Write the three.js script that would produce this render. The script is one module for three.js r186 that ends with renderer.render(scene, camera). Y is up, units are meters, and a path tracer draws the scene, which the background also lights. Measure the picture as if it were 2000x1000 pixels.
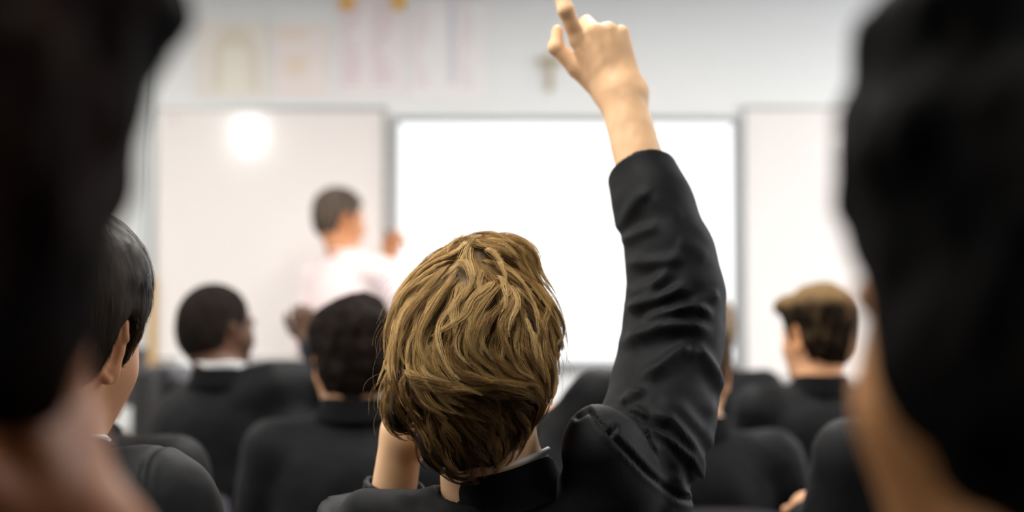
import * as THREE from 'three';
import { mergeGeometries } from 'three/addons/utils/BufferGeometryUtils.js';
import { RoundedBoxGeometry } from 'three/addons/geometries/RoundedBoxGeometry.js';
import { RectAreaLightUniformsLib } from 'three/addons/lights/RectAreaLightUniformsLib.js';
import { ImprovedNoise } from 'three/addons/math/ImprovedNoise.js';

// ------------------------------------------------------------------ camera, lights, exposure
const scene = new THREE.Scene();
scene.background = new THREE.Color(0.72, 0.84, 1.0);          // plain daylight outside the two windows
const FPX = 2778, CAM_Y = 1.23, PITCH = THREE.MathUtils.degToRad(2.35);     // a 50 mm lens, focal length in pixels of the 2000 x 1000 frame
const camera = new THREE.PerspectiveCamera(2 * Math.atan(500 / FPX) * 180 / Math.PI, 2, 0.05, 40);
camera.filmGauge = 36;
camera.position.set(0, CAM_Y, 0);
camera.rotation.x = PITCH;
camera.focus = 1.42;
camera.userData.fStop = 2.6;
camera.updateProjectionMatrix();
const renderer = new THREE.WebGLRenderer();
renderer.toneMapping = THREE.LinearToneMapping;
renderer.toneMappingExposure = 1.2;
renderer.shadowMap.enabled = true;
RectAreaLightUniformsLib.init();
const CEIL = 2.75, WALL_Z = -6.5;
// ceiling fittings: [x, z, length along z, strength]
const FITTINGS = [[-2.13, -1.5, 2.0, 40, -0.183], [-2.95, -3.4, 1.5, 46], [-1.9, -4.6, 1.2, 27], [-0.4, -1.2, 1.2, 54], [0.15, -3.2, 1.5, 46], [0.15, -4.5, 1.2, 24], [2.85, -1.6, 1.5, 40], [2.95, -3.4, 1.5, 46], [2.1, -4.6, 1.2, 24]];
const LAMP_COLOR = new THREE.Color(1.0, 0.965, 0.92);
const SCREEN_GLOW = 1.25;
const SCREEN_LIGHT = 1.1, DAYLIGHT = new THREE.Color(0.94, 0.97, 1.0), WINDOW_LIGHT = 3.8;

// ------------------------------------------------------------------ helpers
const V = (x, y, z) => new THREE.Vector3(x, y, z);
const cosP = Math.cos(PITCH), sinP = Math.sin(PITCH);
function at(px, py, D) {                       // the point at depth D behind a pixel of the frame
  const x = (px - 1000) / FPX * D, y = (500 - py) / FPX * D;
  return V(x, CAM_Y + y * cosP + D * sinP, y * sinP - D * cosP);
}
const wallX = (px) => (px - 1000) / FPX * 6.5, wallY = (py) => at(1000, py, 6.51).y;
let seedState = 12345;
function rnd() { seedState = (seedState + 0x6d2b79f5) | 0; let t = Math.imul(seedState ^ (seedState >>> 15), 1 | seedState); t = (t + Math.imul(t ^ (t >>> 7), 61 | t)) ^ t; return ((t ^ (t >>> 14)) >>> 0) / 4294967296; }
const rr = (a, b) => a + (b - a) * rnd();
const gauss = () => (rnd() + rnd() + rnd() + rnd() - 2) * 0.87;
const perlin = new ImprovedNoise();
const noise = (x, y, z) => perlin.noise(x + 37.3, y + 11.7, z + 53.1);
const clamp = (x, a, b) => x < a ? a : x > b ? b : x;
const lerp = (a, b, t) => a + (b - a) * t;
const sstep = (x, a, b) => { const t = clamp((x - a) / (b - a), 0, 1); return t * t * (3 - 2 * t); };
const used = new Map();
function numbered(name) { const n = used.get(name) ?? 0; used.set(name, n + 1); return n ? `${name}_${String(n).padStart(3, '0')}` : name; }
function shade(o) { o.traverse((m) => { if (m.isMesh) { m.castShadow = true; m.receiveShadow = true; } }); return o; }
function tag(o, label, category, group) { o.userData.label = label; if (category) o.userData.category = category; if (group) o.userData.group = group; return o; }
function mesh(name, geo, mat, parent) {
  const m = new THREE.Mesh(geo, mat); m.name = parent && !parent.isScene ? name : numbered(name); m.castShadow = m.receiveShadow = true;
  (parent ?? scene).add(m); return m;
}
function thing(name, label, category, pos = [0, 0, 0], turn = 0, group) {
  const g = new THREE.Group(); g.name = numbered(name); g.position.set(...pos); g.rotation.y = turn; scene.add(g); return tag(g, label, category, group);
}
function struct(name, geo, mat) { const m = mesh(name, geo, mat); m.userData.kind = 'structure'; return m; }
function copyThing(o, name, pos, turn, label) { const c = o.clone(); c.name = numbered(name); c.position.set(...pos); c.rotation.y = turn; c.userData = { ...o.userData, label }; scene.add(c); return c; }
const box = (w, h, d, x, y, z, r = 0) => { const g = r ? new RoundedBoxGeometry(w, h, d, 3, r) : new THREE.BoxGeometry(w, h, d).toNonIndexed(); g.translate(x, y, z); return g; };
const tube = (pts, r, seg = 24, rs = 10) => new THREE.TubeGeometry(new THREE.CatmullRomCurve3(pts.map((p) => V(...p))), seg, r, rs, false);
const lin = (r, g, b) => new THREE.Color().setRGB(r, g, b);
const std = (color, roughness = 0.7, extra = {}) => new THREE.MeshStandardMaterial({ color, roughness, ...extra });
const phys = (color, roughness = 0.7, extra = {}) => new THREE.MeshPhysicalMaterial({ color, roughness, ...extra });
function noiseTexture(n, scale, lo, hi, oct = 4, stretch = 1) {         // tiling grey noise
  const d = new Uint8Array(n * n * 4), T = 2 * Math.PI;
  for (let j = 0; j < n; j++) for (let i = 0; i < n; i++) {
    const a = i / n * T, b = j / n * T; let v = 0, w = 0.5, f = scale / T;
    for (let o = 0; o < oct; o++) { v += w * noise(Math.cos(a) * f + Math.cos(b) * f * stretch * 0.7, Math.sin(a) * f + 5 * o, Math.sin(b) * f * stretch + Math.cos(b) * f * 0.31); f *= 2; w *= 0.5; }
    const c = Math.round(255 * clamp(lerp(lo, hi, 0.5 + v), 0, 1)), k = (j * n + i) * 4; d[k] = d[k + 1] = d[k + 2] = c; d[k + 3] = 255;
  }
  const t = new THREE.DataTexture(d, n, n); t.wrapS = t.wrapT = THREE.RepeatWrapping; t.magFilter = THREE.LinearFilter; t.minFilter = THREE.LinearMipmapLinearFilter; t.generateMipmaps = true; t.needsUpdate = true; return t;
}
function canvasTexture(w, h, draw) {
  const c = document.createElement('canvas'); c.width = w; c.height = h; draw(c.getContext('2d'), w, h);
  const t = new THREE.CanvasTexture(c); t.colorSpace = THREE.SRGBColorSpace; return t;
}

// ------------------------------------------------------------------ distance fields and their mesher
const smin = (a, b, k) => { const h = k - Math.abs(a - b); return (a < b ? a : b) - (h > 0 ? h * h / (4 * k) : 0); };
const smax = (a, b, k) => -smin(-a, -b, k);
function rc(a, b, ra, rb) {                    // capsule that tapers from ra to rb
  const ax = a.x, ay = a.y, az = a.z, bx = b.x - ax, by = b.y - ay, bz = b.z - az, q = 1 / Math.max(1e-9, bx * bx + by * by + bz * bz), dr = rb - ra;
  return (x, y, z) => { const px = x - ax, py = y - ay, pz = z - az; let t = (px * bx + py * by + pz * bz) * q; t = t < 0 ? 0 : t > 1 ? 1 : t; const dx = px - bx * t, dy = py - by * t, dz = pz - bz * t; return Math.sqrt(dx * dx + dy * dy + dz * dz) - ra - dr * t; };
}
function ell(c, r, e) {                        // ellipsoid, e: optional turn (Euler)
  const cx = c[0], cy = c[1], cz = c[2], ix = 1 / r[0], iy = 1 / r[1], iz = 1 / r[2]; let m = null;
  if (e) m = new THREE.Matrix4().makeRotationFromEuler(new THREE.Euler(...e)).invert().elements;
  return (x, y, z) => {
    x -= cx; y -= cy; z -= cz;
    if (m) { const X = m[0] * x + m[4] * y + m[8] * z, Y = m[1] * x + m[5] * y + m[9] * z, Z = m[2] * x + m[6] * y + m[10] * z; x = X; y = Y; z = Z; }
    const a = x * ix, b = y * iy, d = z * iz, k0 = Math.sqrt(a * a + b * b + d * d), p = a * ix, q = b * iy, s = d * iz, k1 = Math.sqrt(p * p + q * q + s * s);
    return k1 < 1e-6 ? -Math.min(...r) : k0 * (k0 - 1) / k1;
  };
}
const U = (k, ...fs) => (x, y, z) => { let d = fs[0](x, y, z); for (let i = 1; i < fs.length; i++) d = smin(d, fs[i](x, y, z), k); return d; };
const inFrame = (m, f) => { const e = m.clone().invert().elements; return (x, y, z) => f(e[0] * x + e[4] * y + e[8] * z + e[12], e[1] * x + e[5] * y + e[9] * z + e[13], e[2] * x + e[6] * y + e[10] * z + e[14]); };
function gradient(f, x, y, z, e, out) {
  const gx = f(x + e, y, z) - f(x - e, y, z), gy = f(x, y + e, z) - f(x, y - e, z), gz = f(x, y, z + e) - f(x, y, z - e), l = Math.sqrt(gx * gx + gy * gy + gz * gz) || 1e-9;
  out[0] = gx / l; out[1] = gy / l; out[2] = gz / l; out[3] = l / (2 * e); return out;
}
// surface nets over a box, vertices pulled onto the surface; disp(x,y,z,nx,ny,nz) moves them along the normal, color(x,y,z,nx,ny,nz) tints them
function meshField(f, lo, hi, h, { disp, color, uv = 0 } = {}) {
  const nx = Math.ceil((hi[0] - lo[0]) / h) + 1, ny = Math.ceil((hi[1] - lo[1]) / h) + 1, nz = Math.ceil((hi[2] - lo[2]) / h) + 1, B = 6;
  const v = new Float32Array(nx * ny * nz), sx = 1, sy = nx, sz = nx * ny, R = B * h * 0.5 * 1.74 * 1.7;
  for (let k = 0; k < nz; k += B) for (let j = 0; j < ny; j += B) for (let i = 0; i < nx; i += B) {
    const d = f(lo[0] + (i + B / 2) * h, lo[1] + (j + B / 2) * h, lo[2] + (k + B / 2) * h), far = Math.abs(d) > R;
    const I = Math.min(nx, i + B), J = Math.min(ny, j + B), K = Math.min(nz, k + B);
    for (let c = k; c < K; c++) for (let b = j; b < J; b++) for (let a = i; a < I; a++) v[a + b * sy + c * sz] = far ? d : f(lo[0] + a * h, lo[1] + b * h, lo[2] + c * h);
  }
  const id = new Int32Array(nx * ny * nz).fill(-1), P = [], idx = [], off = [0, sx, sy, sx + sy, sz, sx + sz, sy + sz, sx + sy + sz];
  const E = [[0, 1], [2, 3], [4, 5], [6, 7], [0, 2], [1, 3], [4, 6], [5, 7], [0, 4], [1, 5], [2, 6], [3, 7]];
  for (let k = 0; k < nz - 1; k++) for (let j = 0; j < ny - 1; j++) for (let i = 0; i < nx - 1; i++) {
    const o = i + j * sy + k * sz; let s = 0;
    for (let c = 0; c < 8; c++) if (v[o + off[c]] < 0) s++;
    if (s === 0 || s === 8) continue;
    let x = 0, y = 0, z = 0, n = 0;
    for (const [a, b] of E) { const va = v[o + off[a]], vb = v[o + off[b]]; if ((va < 0) !== (vb < 0)) { const t = va / (va - vb); x += lerp(a & 1, b & 1, t); y += lerp((a >> 1) & 1, (b >> 1) & 1, t); z += lerp(a >> 2, b >> 2, t); n++; } }
    id[o] = P.length / 3; P.push(lo[0] + (i + x / n) * h, lo[1] + (j + y / n) * h, lo[2] + (k + z / n) * h);
  }
  const quad = (a, b, c, d, flip) => { if (a < 0 || b < 0 || c < 0 || d < 0) return; if (flip) idx.push(a, c, b, a, d, c); else idx.push(a, b, c, a, c, d); };
  for (let k = 0; k < nz - 1; k++) for (let j = 0; j < ny - 1; j++) for (let i = 0; i < nx - 1; i++) {
    const o = i + j * sy + k * sz, s = v[o] < 0;
    if (j && k && s !== (v[o + sx] < 0)) quad(id[o - sy - sz], id[o - sz], id[o], id[o - sy], !s);
    if (i && k && s !== (v[o + sy] < 0)) quad(id[o - sx - sz], id[o - sx], id[o], id[o - sz], !s);
    if (i && j && s !== (v[o + sz] < 0)) quad(id[o - sx - sy], id[o - sy], id[o], id[o - sx], !s);
  }
  const n = P.length / 3, pos = new Float32Array(P), nor = new Float32Array(P.length), col = color ? new Float32Array(P.length) : null, g = [0, 0, 0, 0];
  for (let q = 0; q < n; q++) {
    let x = pos[3 * q], y = pos[3 * q + 1], z = pos[3 * q + 2];
    for (let it = 0; it < 2; it++) { gradient(f, x, y, z, h * 0.4, g); const s = clamp(f(x, y, z) / Math.max(g[3], 0.3), -h * 0.7, h * 0.7); x -= g[0] * s; y -= g[1] * s; z -= g[2] * s; }
    gradient(f, x, y, z, h * 0.5, g);
    if (color) { const c = color(x, y, z, g[0], g[1], g[2]); col[3 * q] = c[0]; col[3 * q + 1] = c[1]; col[3 * q + 2] = c[2]; }
    if (disp) { const s = disp(x, y, z, g[0], g[1], g[2]); x += g[0] * s; y += g[1] * s; z += g[2] * s; }
    pos[3 * q] = x; pos[3 * q + 1] = y; pos[3 * q + 2] = z; nor[3 * q] = g[0]; nor[3 * q + 1] = g[1]; nor[3 * q + 2] = g[2];
  }
  const geo = new THREE.BufferGeometry();
  geo.setAttribute('position', new THREE.BufferAttribute(pos, 3)); geo.setIndex(idx);
  if (disp) geo.computeVertexNormals(); else geo.setAttribute('normal', new THREE.BufferAttribute(nor, 3));
  if (color) geo.setAttribute('color', new THREE.BufferAttribute(col, 3));
  if (uv) { const t = new Float32Array(2 * n); for (let q = 0; q < n; q++) { t[2 * q] = (pos[3 * q] + 0.6 * pos[3 * q + 2]) / uv; t[2 * q + 1] = (pos[3 * q + 1] + 0.35 * pos[3 * q + 2]) / uv; } geo.setAttribute('uv', new THREE.BufferAttribute(t, 2)); }
  return geo;
}
// ------------------------------------------------------------------ the room
function frameGeo(w, h, t, d) { return mergeGeometries([box(w, t, d, 0, h / 2 - t / 2, d / 2, 0.004), box(w, t, d, 0, -h / 2 + t / 2, d / 2, 0.004), box(t, h - 2 * t, d, -w / 2 + t / 2, 0, d / 2, 0.004), box(t, h - 2 * t, d, w / 2 - t / 2, 0, d / 2, 0.004)]); }
const RX = 3.6, BACK = 2.2;
const wallBump = noiseTexture(256, 60, 0.3, 0.7);
const paint = std(lin(0.83, 0.83, 0.82), 0.75, { bumpMap: wallBump, bumpScale: 0.0006 });
const ceilPaint = std(lin(0.82, 0.82, 0.81), 0.9, { bumpMap: wallBump, bumpScale: 0.001 });
const darkPaint = std(lin(0.06, 0.06, 0.065), 0.8, { bumpMap: wallBump, bumpScale: 0.0006 });
const carpet = std(lin(0.07, 0.075, 0.085), 0.95, { bumpMap: noiseTexture(256, 160, 0, 1), bumpScale: 0.003 });
struct('floor', box(2 * RX + 0.4, 0.2, 9.1, 0, -0.1, -2.15), carpet);
struct('ceiling', box(2 * RX + 0.4, 0.2, 9.1, 0, CEIL + 0.1, -2.15), ceilPaint);
struct('wall_front', box(2 * RX + 0.4, CEIL, 0.2, 0, CEIL / 2, WALL_Z - 0.1), paint);
struct('wall_back', box(2 * RX + 0.4, CEIL, 0.2, 0, CEIL / 2, BACK + 0.1), darkPaint);
struct('wall_left', box(0.2, CEIL, 8.7, -RX - 0.1, CEIL / 2, -2.15), paint);
const WINDOWS = [[-6.0, -4.5, 0.95, 2.35], [-4.2, -2.7, 0.95, 2.35]];       // z from, z to, y from, y to
{
  const s = new THREE.Shape([[-6.5, 0], [2.2, 0], [2.2, CEIL], [-6.5, CEIL]].map(([z, y]) => new THREE.Vector2(z, y)));
  for (const [z0, z1, y0, y1] of WINDOWS) s.holes.push(new THREE.Path([[z0, y0], [z0, y1], [z1, y1], [z1, y0]].map(([z, y]) => new THREE.Vector2(z, y))));
  const g = new THREE.ExtrudeGeometry(s, { depth: 0.2, bevelEnabled: false }); g.rotateY(-Math.PI / 2); g.translate(RX + 0.2, 0, 0);
  struct('wall_right', g, paint);
}
const white = std(lin(0.78, 0.78, 0.77), 0.5);
struct('baseboard_front', box(2 * RX, 0.1, 0.018, 0, 0.05, WALL_Z + 0.009, 0.004), white);
// cable trunking: upright left of the whiteboard, and a run along the ceiling edge
struct('trim_1', mergeGeometries([box(0.075, 2.5, 0.03, wallX(262), 1.3, WALL_Z + 0.015, 0.006), box(0.03, 2.5, 0.022, wallX(289), 1.3, WALL_Z + 0.011, 0.005)]), std(lin(0.66, 0.68, 0.67), 0.5));
struct('trim_2', box(2 * RX, 0.03, 0.03, 0, CEIL - 0.015, WALL_Z + 0.015, 0.004), std(lin(0.5, 0.5, 0.51), 0.6));

WINDOWS.forEach(([z0, z1, y0, y1], i) => {
  const g = new THREE.Group(), w = z1 - z0, h = y1 - y0; g.name = `window_${i + 1}`; g.userData.kind = 'structure'; g.position.set(RX + 0.1, (y0 + y1) / 2, (z0 + z1) / 2); g.rotation.y = -Math.PI / 2; scene.add(g);
  mesh('frame', mergeGeometries([frameGeo(w, h, 0.05, 0.06), box(0.04, h - 0.1, 0.05, 0, 0, 0.03)]), white, g);
  for (const s of [-1, 1]) mesh('pane', box(w / 2 - 0.075, h - 0.1, 0.006, s * (w / 4 - 0.015), 0, 0.03), phys(0xffffff, 0.02, { transmission: 1, thickness: 0 }), g);
  mesh('sill', box(w + 0.1, 0.03, 0.2, 0, -h / 2 - 0.012, 0.1, 0.005), white, g);
  const l = new THREE.RectAreaLight(DAYLIGHT, WINDOW_LIGHT, w - 0.1, h - 0.1); l.position.set(RX - 0.01, (y0 + y1) / 2, (z0 + z1) / 2); l.rotation.y = Math.PI / 2; l.castShadow = true; l.name = 'daylight'; scene.add(l);
});
// ceiling fittings
{
  const caseMat = std(lin(0.7, 0.7, 0.7), 0.5), glow = new THREE.MeshStandardMaterial({ color: 0x222222, emissive: LAMP_COLOR, emissiveIntensity: 8, roughness: 0.5 });
  const where = ['nearest on the left', 'middle on the left', 'beside the left whiteboard', 'above the pupil raising an arm', 'over the middle desks', 'in front of the lit screen', 'nearest on the right', 'middle on the right', 'beside the right whiteboard'];
  FITTINGS.forEach(([x, z, len, s, turn = 0], i) => {
    const t = thing('ceiling_light', `long white fluorescent ceiling light, ${where[i]}`, 'light', [x, CEIL, z], turn, 'fluorescent ceiling lights');
    mesh('housing', mergeGeometries([box(0.2, 0.05, len, 0, -0.025, 0, 0.01), box(0.015, 0.07, len, -0.1, -0.035, 0, 0.004), box(0.015, 0.07, len, 0.1, -0.035, 0, 0.004)]), caseMat, t);
    mesh('diffuser', box(0.17, 0.012, len - 0.04, 0, -0.056, 0, 0.004), glow, t);
    const l = new THREE.RectAreaLight(LAMP_COLOR, s, 0.17, len - 0.04); l.position.set(x, CEIL - 0.066, z); l.rotation.set(-Math.PI / 2, 0, turn); l.castShadow = true; l.name = 'lamp'; scene.add(l);
  });
}

// boards on the front wall
const alu = std(lin(0.42, 0.42, 0.41), 0.35, { metalness: 0.6 });
const boardWhite = phys(lin(0.86, 0.805, 0.775), 0.12, { clearcoat: 0.3, clearcoatRoughness: 0.05 });
function board(name, label, x0, x1, y0, y1, t) {
  const X0 = wallX(x0), X1 = wallX(x1), Y1 = wallY(y0), Y0 = wallY(y1), w = X1 - X0, h = Y1 - Y0;
  const g = thing(name, label, 'whiteboard', [(X0 + X1) / 2, (Y0 + Y1) / 2, WALL_Z]);
  mesh('panel', box(w - 0.01, h - 0.01, 0.012, 0, 0, 0.008), boardWhite, g);
  mesh('frame', frameGeo(w, h, t, 0.02), alu, g);
  mesh('pen_tray', mergeGeometries([box(w * 0.6, 0.012, 0.06, 0, -h / 2 - 0.006, 0.03, 0.003), box(w * 0.6, 0.02, 0.006, 0, -h / 2 + 0.004, 0.058, 0.002)]), alu, g);
  return g;
}
board('whiteboard', 'glossy whiteboard in a thin grey frame behind the teacher, left of the lit screen', 301, 754, 208, 706, 0.018);
board('whiteboard', 'pale pinkish whiteboard right of the lit screen, partly behind the right foreground head', 1450, 2010, 207, 742, 0.015);
{
  const X0 = wallX(768), X1 = wallX(1441), Y1 = wallY(229), Y0 = wallY(716), w = X1 - X0, h = Y1 - Y0;
  const g = thing('display_screen', 'large lit white interactive screen in a grey frame on the front wall', 'screen', [(X0 + X1) / 2, (Y0 + Y1) / 2, WALL_Z]);
  mesh('screen_panel', box(w - 0.05, h - 0.04, 0.03, 0, 0.0, 0.03), new THREE.MeshStandardMaterial({ color: 0x151515, roughness: 0.35, emissive: lin(0.97, 1.0, 0.985), emissiveIntensity: SCREEN_GLOW }), g);
  mesh('frame', frameGeo(w, h, 0.03, 0.062), std(lin(0.36, 0.365, 0.37), 0.45), g);
  mesh('wall_bracket', box(w * 0.5, h * 0.5, 0.018, 0, 0, 0.008), std(0x222222, 0.6), g);
  const l = new THREE.RectAreaLight(lin(0.97, 1, 0.985), SCREEN_LIGHT, w - 0.08, h - 0.07); l.position.set((X0 + X1) / 2, (Y0 + Y1) / 2, WALL_Z + 0.066); l.rotation.y = Math.PI; l.castShadow = true; l.name = 'lamp'; scene.add(l);
}
// posters, pins, cross
const paperMat = (tex) => std(0xffffff, 0.8, { map: tex });
function poster(label, x0, x1, y0, y1, draw) {
  const X0 = wallX(x0), X1 = wallX(x1), Y1 = wallY(y0), Y0 = wallY(y1), w = X1 - X0, h = Y1 - Y0, seg = 8;
  const g = new THREE.BoxGeometry(w, h, 0.0015, seg, seg, 1), p = g.attributes.position;
  for (let i = 0; i < p.count; i++) { const u = p.getX(i) / w, v = p.getY(i) / h; p.setZ(i, p.getZ(i) + 0.003 + 0.012 * u * u * (v + 0.5) * Math.abs(u)); }
  g.computeVertexNormals();
  const m = mesh('poster', g, paperMat(canvasTexture(512, Math.round(512 * h / w), draw)));
  m.position.set((X0 + X1) / 2, (Y0 + Y1) / 2, WALL_Z); tag(m, label, 'poster'); return m;
}
const table = (bg, ink, head, cols, mid) => (c, w, h) => {
  c.fillStyle = bg; c.fillRect(0, 0, w, h);
  c.fillStyle = head; c.fillRect(0.05 * w, 0.03 * h, 0.9 * w, 0.07 * h);
  if (mid) { c.fillStyle = mid; c.fillRect(0.5 * w, 0.12 * h, 0.1 * w, 0.76 * h); }
  c.fillStyle = ink;
  for (let r = 0; r < 13; r++) for (const [x, ww] of cols) { const y = (0.15 + r * 0.06) * h, k = 0.35 + 0.65 * Math.abs(Math.sin(r * 12.9 + x * 77)); c.fillRect(x * w, y, ww * w * k, 0.026 * h); }
};
poster('cream poster with a pale arch drawing, leftmost above the left whiteboard', 376, 522, 38, 190, (c, w, h) => {
  c.fillStyle = '#e9e3da'; c.fillRect(0, 0, w, h); c.fillStyle = '#e2d8c8'; c.beginPath(); c.ellipse(w * 0.55, h * 0.4, w * 0.3, h * 0.32, 0, Math.PI, 0); c.fill(); c.fillRect(w * 0.25, h * 0.4, w * 0.12, h * 0.5); c.fillRect(w * 0.73, h * 0.4, w * 0.12, h * 0.5); c.fillStyle = '#ece6d8'; c.fillRect(w * 0.4, h * 0.35, w * 0.3, h * 0.6);
});
poster('pale pink poster with a small round design, beside the cream arch poster', 532, 640, 42, 190, (c, w, h) => {
  c.fillStyle = '#efe4e0'; c.fillRect(0, 0, w, h); c.fillStyle = '#ecdcca'; c.beginPath(); c.ellipse(w * 0.4, h * 0.58, w * 0.22, h * 0.14, 0, 0, 7); c.fill(); c.fillRect(w * 0.1, h * 0.1, w * 0.5, h * 0.12); c.fillStyle = '#e3d5cf'; c.fillRect(w * 0.2, h * 0.42, w * 0.5, h * 0.04);
});
poster('white wall chart with two columns of pink text, under the yellow stars', 658, 790, -30, 184, table('#efe6e5', '#dcc6ca', '#e4d8d6', [[0.06, 0.3], [0.5, 0.34]]));
poster('white wall chart with a grey middle column, right of the pink text chart', 800, 950, -30, 190, table('#f0eceb', '#e2d0d3', '#d2cccf', [[0.05, 0.2], [0.66, 0.16]], '#d8d3d9'));
function pin(name, label, px, py, r, mat, star) {
  const s = new THREE.Shape();
  if (star) for (let i = 0; i < 10; i++) { const a = Math.PI / 2 + i * Math.PI / 5, R = i % 2 ? r * 0.6 : r; s[i ? 'lineTo' : 'moveTo'](R * Math.cos(a), R * Math.sin(a)); } else s.absarc(0, 0, r, 0, 7);
  const g = new THREE.ExtrudeGeometry(s, { depth: 0.006, bevelSize: 0.002, bevelThickness: 0.002, bevelSegments: 2, curveSegments: 20 });
  const m = mesh(name, g, mat); m.position.set(wallX(px), wallY(py), WALL_Z + 0.006); return tag(m, label, star ? 'star' : 'magnet');
}
const gold = std(lin(0.85, 0.47, 0.06), 0.5);
pin('paper_star', 'yellow star at the upper left corner of the pink text chart', 675, 2, 0.042, gold, true);
pin('paper_star', 'yellow star at the upper right corner of the pink text chart', 777, 2, 0.042, gold, true);
pin('round_magnet', 'white round magnet on the right edge of the grey column chart, upper one', 938, 76, 0.02, white, false);
pin('round_magnet', 'white round magnet at the lower right corner of the grey column chart', 938, 180, 0.02, white, false);
pin('round_magnet', 'red round magnet in the upper left corner of the left whiteboard', 328, 236, 0.03, std(lin(0.5, 0.13, 0.1), 0.5), false).position.z += 0.012;
{
  const g = thing('crucifix', 'small light wooden cross on the front wall above the lit screen', 'cross', [wallX(1074), wallY(140), WALL_Z + 0.011]), m = std(lin(0.5, 0.42, 0.28), 0.5), h = wallY(102) - wallY(174);
  mesh('upright', box(0.028, h, 0.02, 0, 0, 0, 0.004), m, g); mesh('crossbar', box(0.11, 0.028, 0.02, 0, h * 0.3, 0.004, 0.004), m, g);
  mesh('figure', mergeGeometries([box(0.012, 0.06, 0.01, 0, 0.0, 0.014, 0.004), box(0.06, 0.008, 0.008, 0, h * 0.28, 0.018, 0.003)]), std(lin(0.55, 0.5, 0.42), 0.4), g);
}
{
  const m = mesh('wooden_ruler', mergeGeometries([box(0.036, 0.5, 0.012, 0, 0, 0, 0.002), box(0.04, 0.05, 0.02, 0, -0.24, 0, 0.004)]), std(lin(0.55, 0.34, 0.13), 0.5));
  m.position.set(wallX(302), wallY(650), WALL_Z + 0.032); tag(m, 'light wooden ruler hanging at the left edge of the left whiteboard', 'ruler');
}

// ------------------------------------------------------------------ teacher's desk with its things
const deskWood = std(lin(0.42, 0.33, 0.24), 0.45, { map: null }), steel = std(lin(0.1, 0.1, 0.11), 0.4, { metalness: 0.5 });
function deskThing(label, w, d, h, pos, turn = 0) {
  const t = thing('school_desk', label, 'desk', pos, turn);
  mesh('desk_top', box(w, 0.022, d, 0, h - 0.011, 0, 0.006), deskWood, t);
  for (const sx of [-1, 1]) for (const sz of [-1, 1]) mesh('leg', box(0.03, h - 0.022, 0.03, sx * (w / 2 - 0.04), (h - 0.022) / 2, sz * (d / 2 - 0.04), 0.004), steel, t);
  mesh('rail', mergeGeometries([box(w - 0.1, 0.03, 0.02, 0, h - 0.04, -d / 2 + 0.04), box(w - 0.1, 0.03, 0.02, 0, h - 0.04, d / 2 - 0.04)]), steel, t);
  return t;
}
const TD = 0.76;
deskThing("teacher's wooden desk with equipment on it, front left below the whiteboard", 1.3, 0.6, TD, [-1.45, 0, -5.55]);
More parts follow.
